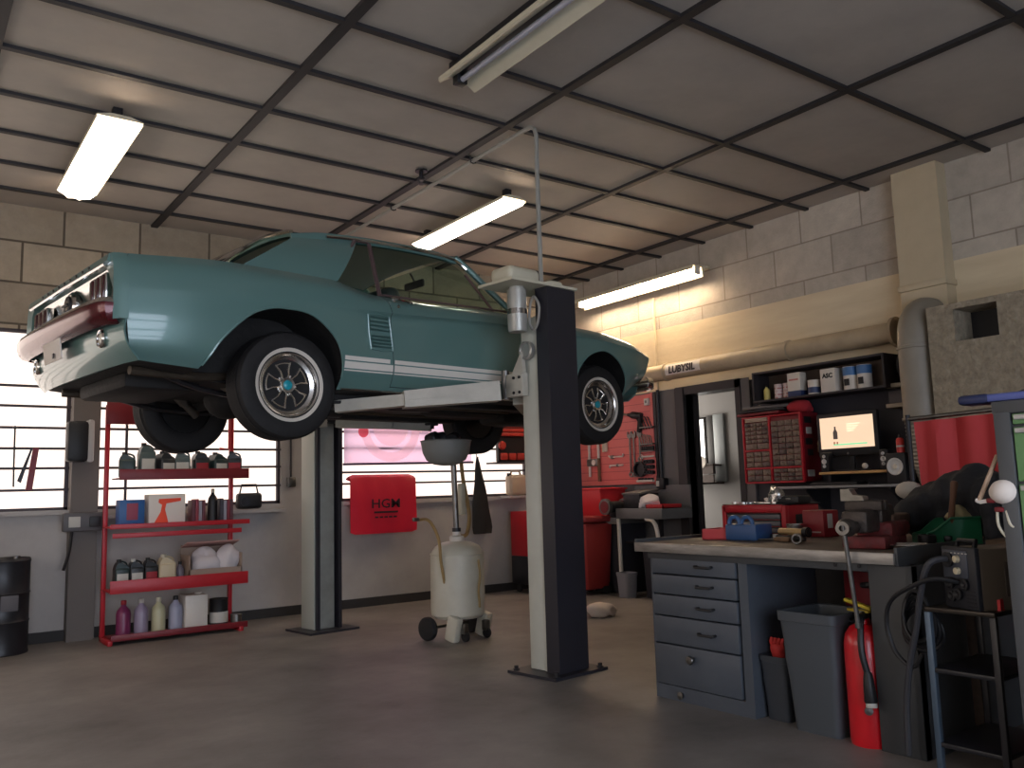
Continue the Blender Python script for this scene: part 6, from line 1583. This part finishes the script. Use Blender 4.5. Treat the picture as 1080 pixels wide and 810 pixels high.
T = thing('side_table', 'dark brown wooden side table behind the welder', 'table', (4.15, 1.78, 0))
mx = wmx(T); mdb = mat('dark_brown_board', (74, 60, 50), .7, noise=(5, .6, (48, 40, 36)), streak=(1, 8, 8))
MB(mx).bb((3.86, 1.52, .74), (4.5, 1.985, .77), .004).build('table_top', mdb, T)
for x in (3.88, 4.46):
    for y in (1.55, 1.955): MB(mx).bb((x, y - .02, 0), (x + .04, y + .02, .74), .003).build('leg', mdb, T)
T = thing('cardboard_carton', 'worn brown carton on the side table below the jacket', 'carton', (4.05, 1.75, .771), R(5))
MB().box((0, 0, .055), (.28, .26, .11), .004).build('carton_body', mat('brown_carton', (98, 78, 60), .8, noise=(9, .6, (72, 58, 46))), T); MB().box((-.02, .0, .112), (.22, .1, .004), rot=(0, .03, .1)).build('flap', mat('brown_flap', (116, 94, 72), .8), T)
T = thing('grey_flap', 'plain grey metal plate leaning between the bench end and the welder', 'metal plate', (3.62, 1.93, .63))
bpy.data.objects.remove(T)
# red welding curtain
T = thing('welding_screen', 'red welding curtain hanging from a grey rod behind the jacket', 'curtain', (4.85, 2.3, 0))
mx = wmx(T); G = []
for i in range(25):
    y = 2.66 - .78 * i / 24
    G.append([(4.85 + .018 * math.sin(i * 1.15) * (1 - .0 * z) + .01 * math.sin(i * .5 + z * 3), y - .05 * (1.5 - z) * (1 if i < 3 else 0) * (1 - i / 3) * .6, z - .02 * (1 - i / 24)) for z in (1.505, 1.46, 1.40, 1.2, 1.0, .7, .35)])
MB(mx).grid(G, .004).build('curtain_cloth', mat('red_curtain', (190, 52, 56), .6, noise=(3, .25, (168, 42, 48))), T)
MB(mx).cyl((4.85, 2.70, 1.505), (4.85, 1.82, 1.525), .013).build('rod', steel, T)
for y in (2.70, 1.82):
    MB(mx).cyl((4.85, y, .0), (4.85, y, 1.53), .014).build('stand_pole', dsteel, T); MB(mx).bb((4.65, y - .015, 0), (5.05, y + .015, .02), .003).build('stand_foot', dsteel, T)
# green locker
T = thing('tool_locker', 'grey tool locker with pale green drawers at the right edge', 'tool locker', (3.45, 1.0, 0))
mx = wmx(T); mgf = mat('locker_grey', (78, 80, 82), .5); mgd = mat('locker_green', (112, 158, 104), .45, noise=(4, .2, (98, 144, 92)))
MB(mx).bb((3.215, .55, .02), (3.75, 1.46, 1.40), .004).build('carcass', mgf, T)
MB(mx).bb((3.195, 1.405, 0), (3.225, 1.462, 1.42), .004).build('corner_post', mgf, T); MB(mx).bb((3.195, .55, 0), (3.225, .60, 1.42), .004).build('corner_post', mgf, T)
MB(mx).bb((3.195, .54, 1.375), (3.76, 1.465, 1.42), .004).build('top_panel', mgf, T)
for i, (a, b) in enumerate(((1.335, 1.372), (1.135, 1.325), (.70, 1.125), (.42, .69), (.06, .41))):
    d = MB(mx).bb((3.200, .605, a), (3.24, 1.40, b), .004).build('drawer', mgd, T)
    MB(mx).bb((3.186, .62, b - .022), (3.202, 1.39, b - .004), .003).build('drawer_pull', mat('pull_white', (200, 198, 196), .35, .4) if i == 0 else bpy.data.materials['pull_white'], d)
T = thing('dust_pan', 'blue plastic scraper with a dark tip lying on top of the green locker', 'scraper', (3.3, 1.35, 1.421), R(5))
MB().box((0, -.02, .018), (.10, .36, .03), .01).build('handle', mat('lilac_blue_plastic', (92, 104, 168), .45), T)
MB().box((0, .20, .018), (.11, .11, .036), .014).build('tip', mat('navy_plastic', (34, 42, 78), .45), T)
T = thing('black_knob', 'round black cap standing on top of the green locker', 'cap', (3.42, 1.42, 1.421))
MB().lathe([(0, 0), (.05, 0), (.055, .02), (.045, .045), (.02, .055), (0, .055)], n=22).build('cap_body', blackp, T); MB().lathe([(.02, .055), (.016, .065), (0, .065)], n=14).build('cap_button', dsteel, T)
T = thing('respirator_mask', 'white dust mask with red strap clips hanging by the green locker', 'mask', (3.22, 1.45, 1.10))
b = MB().lathe([(.043, 0), (.045, .010), (.039, .035), (.026, .052), (.009, .059), (0, .060)], (0, 0, 0), (-.9, .35, 0), 24, sy=1.12)
b.build('mask_cup', mat('mask_white', (226, 214, 204), .8), T)
for y, z in ((.045, -.03), (.02, -.062)): MB().box((-.02, y, z), (.03, .03, .018), .005).build('strap_clip', dred, T)
MB().tube([(-.02, .05, -.03), (-.02, .085, -.035), (-.02, .10, -.028)], .008, 6).build('valve', paper, T)
MB().tube([(-.02, .03, -.065), (-.02, .03, -.12), (-.02, .0, -.165), (-.02, -.04, -.175)], .005, 6, sub=4).build('lower_strap', cream, T)
MB().tube([(-.02, 0, -.06), (-.025, -.01, -.11), (-.02, -.025, -.12), (-.02, -.03, -.08)], .005, 6, sub=4).build('strap_loop', cream, T)
MB().tube([(.02, .03, .13), (-.01, .055, .05), (-.02, .09, -.03)], .008, 6).build('upper_strap', mat('beige_strap', (186, 160, 136), .7), T)
# ================================================================== camera and view
cam = bpy.data.cameras.new('camera'); co = bpy.data.objects.new('camera', cam); COL.objects.link(co)
yaw, pitch, roll = -6.30911009e-01, 1.24628193e-01, -2.92556122e-02
fwd = V((-math.sin(yaw) * math.cos(pitch), math.cos(yaw) * math.cos(pitch), math.sin(pitch)))
rt = V((math.cos(yaw), math.sin(yaw), 0)); up = rt.cross(fwd)
r2 = rt * math.cos(roll) + up * math.sin(roll); u2 = up * math.cos(roll) - rt * math.sin(roll)
co.matrix_world = Mx(((r2.x, u2.x, -fwd.x, 0), (r2.y, u2.y, -fwd.y, 0), (r2.z, u2.z, -fwd.z, 1.152), (0, 0, 0, 1)))
cam.sensor_width = 36; cam.lens = 36 * 903.46 / 1080; cam.clip_end = 60; cam.clip_start = .05
SC.camera = co
wd = bpy.data.worlds.new('world'); SC.world = wd; wd.use_nodes = True
wd.node_tree.nodes['Background'].inputs[0].default_value = (.5, .55, .7, 1)
wd.node_tree.nodes['Background'].inputs[1].default_value = .3
SC.view_settings.view_transform = 'Standard'; SC.view_settings.look = 'None'
SC.view_settings.gamma = 1; SC.view_settings.exposure = 2.4
SC.view_settings.use_curve_mapping = False
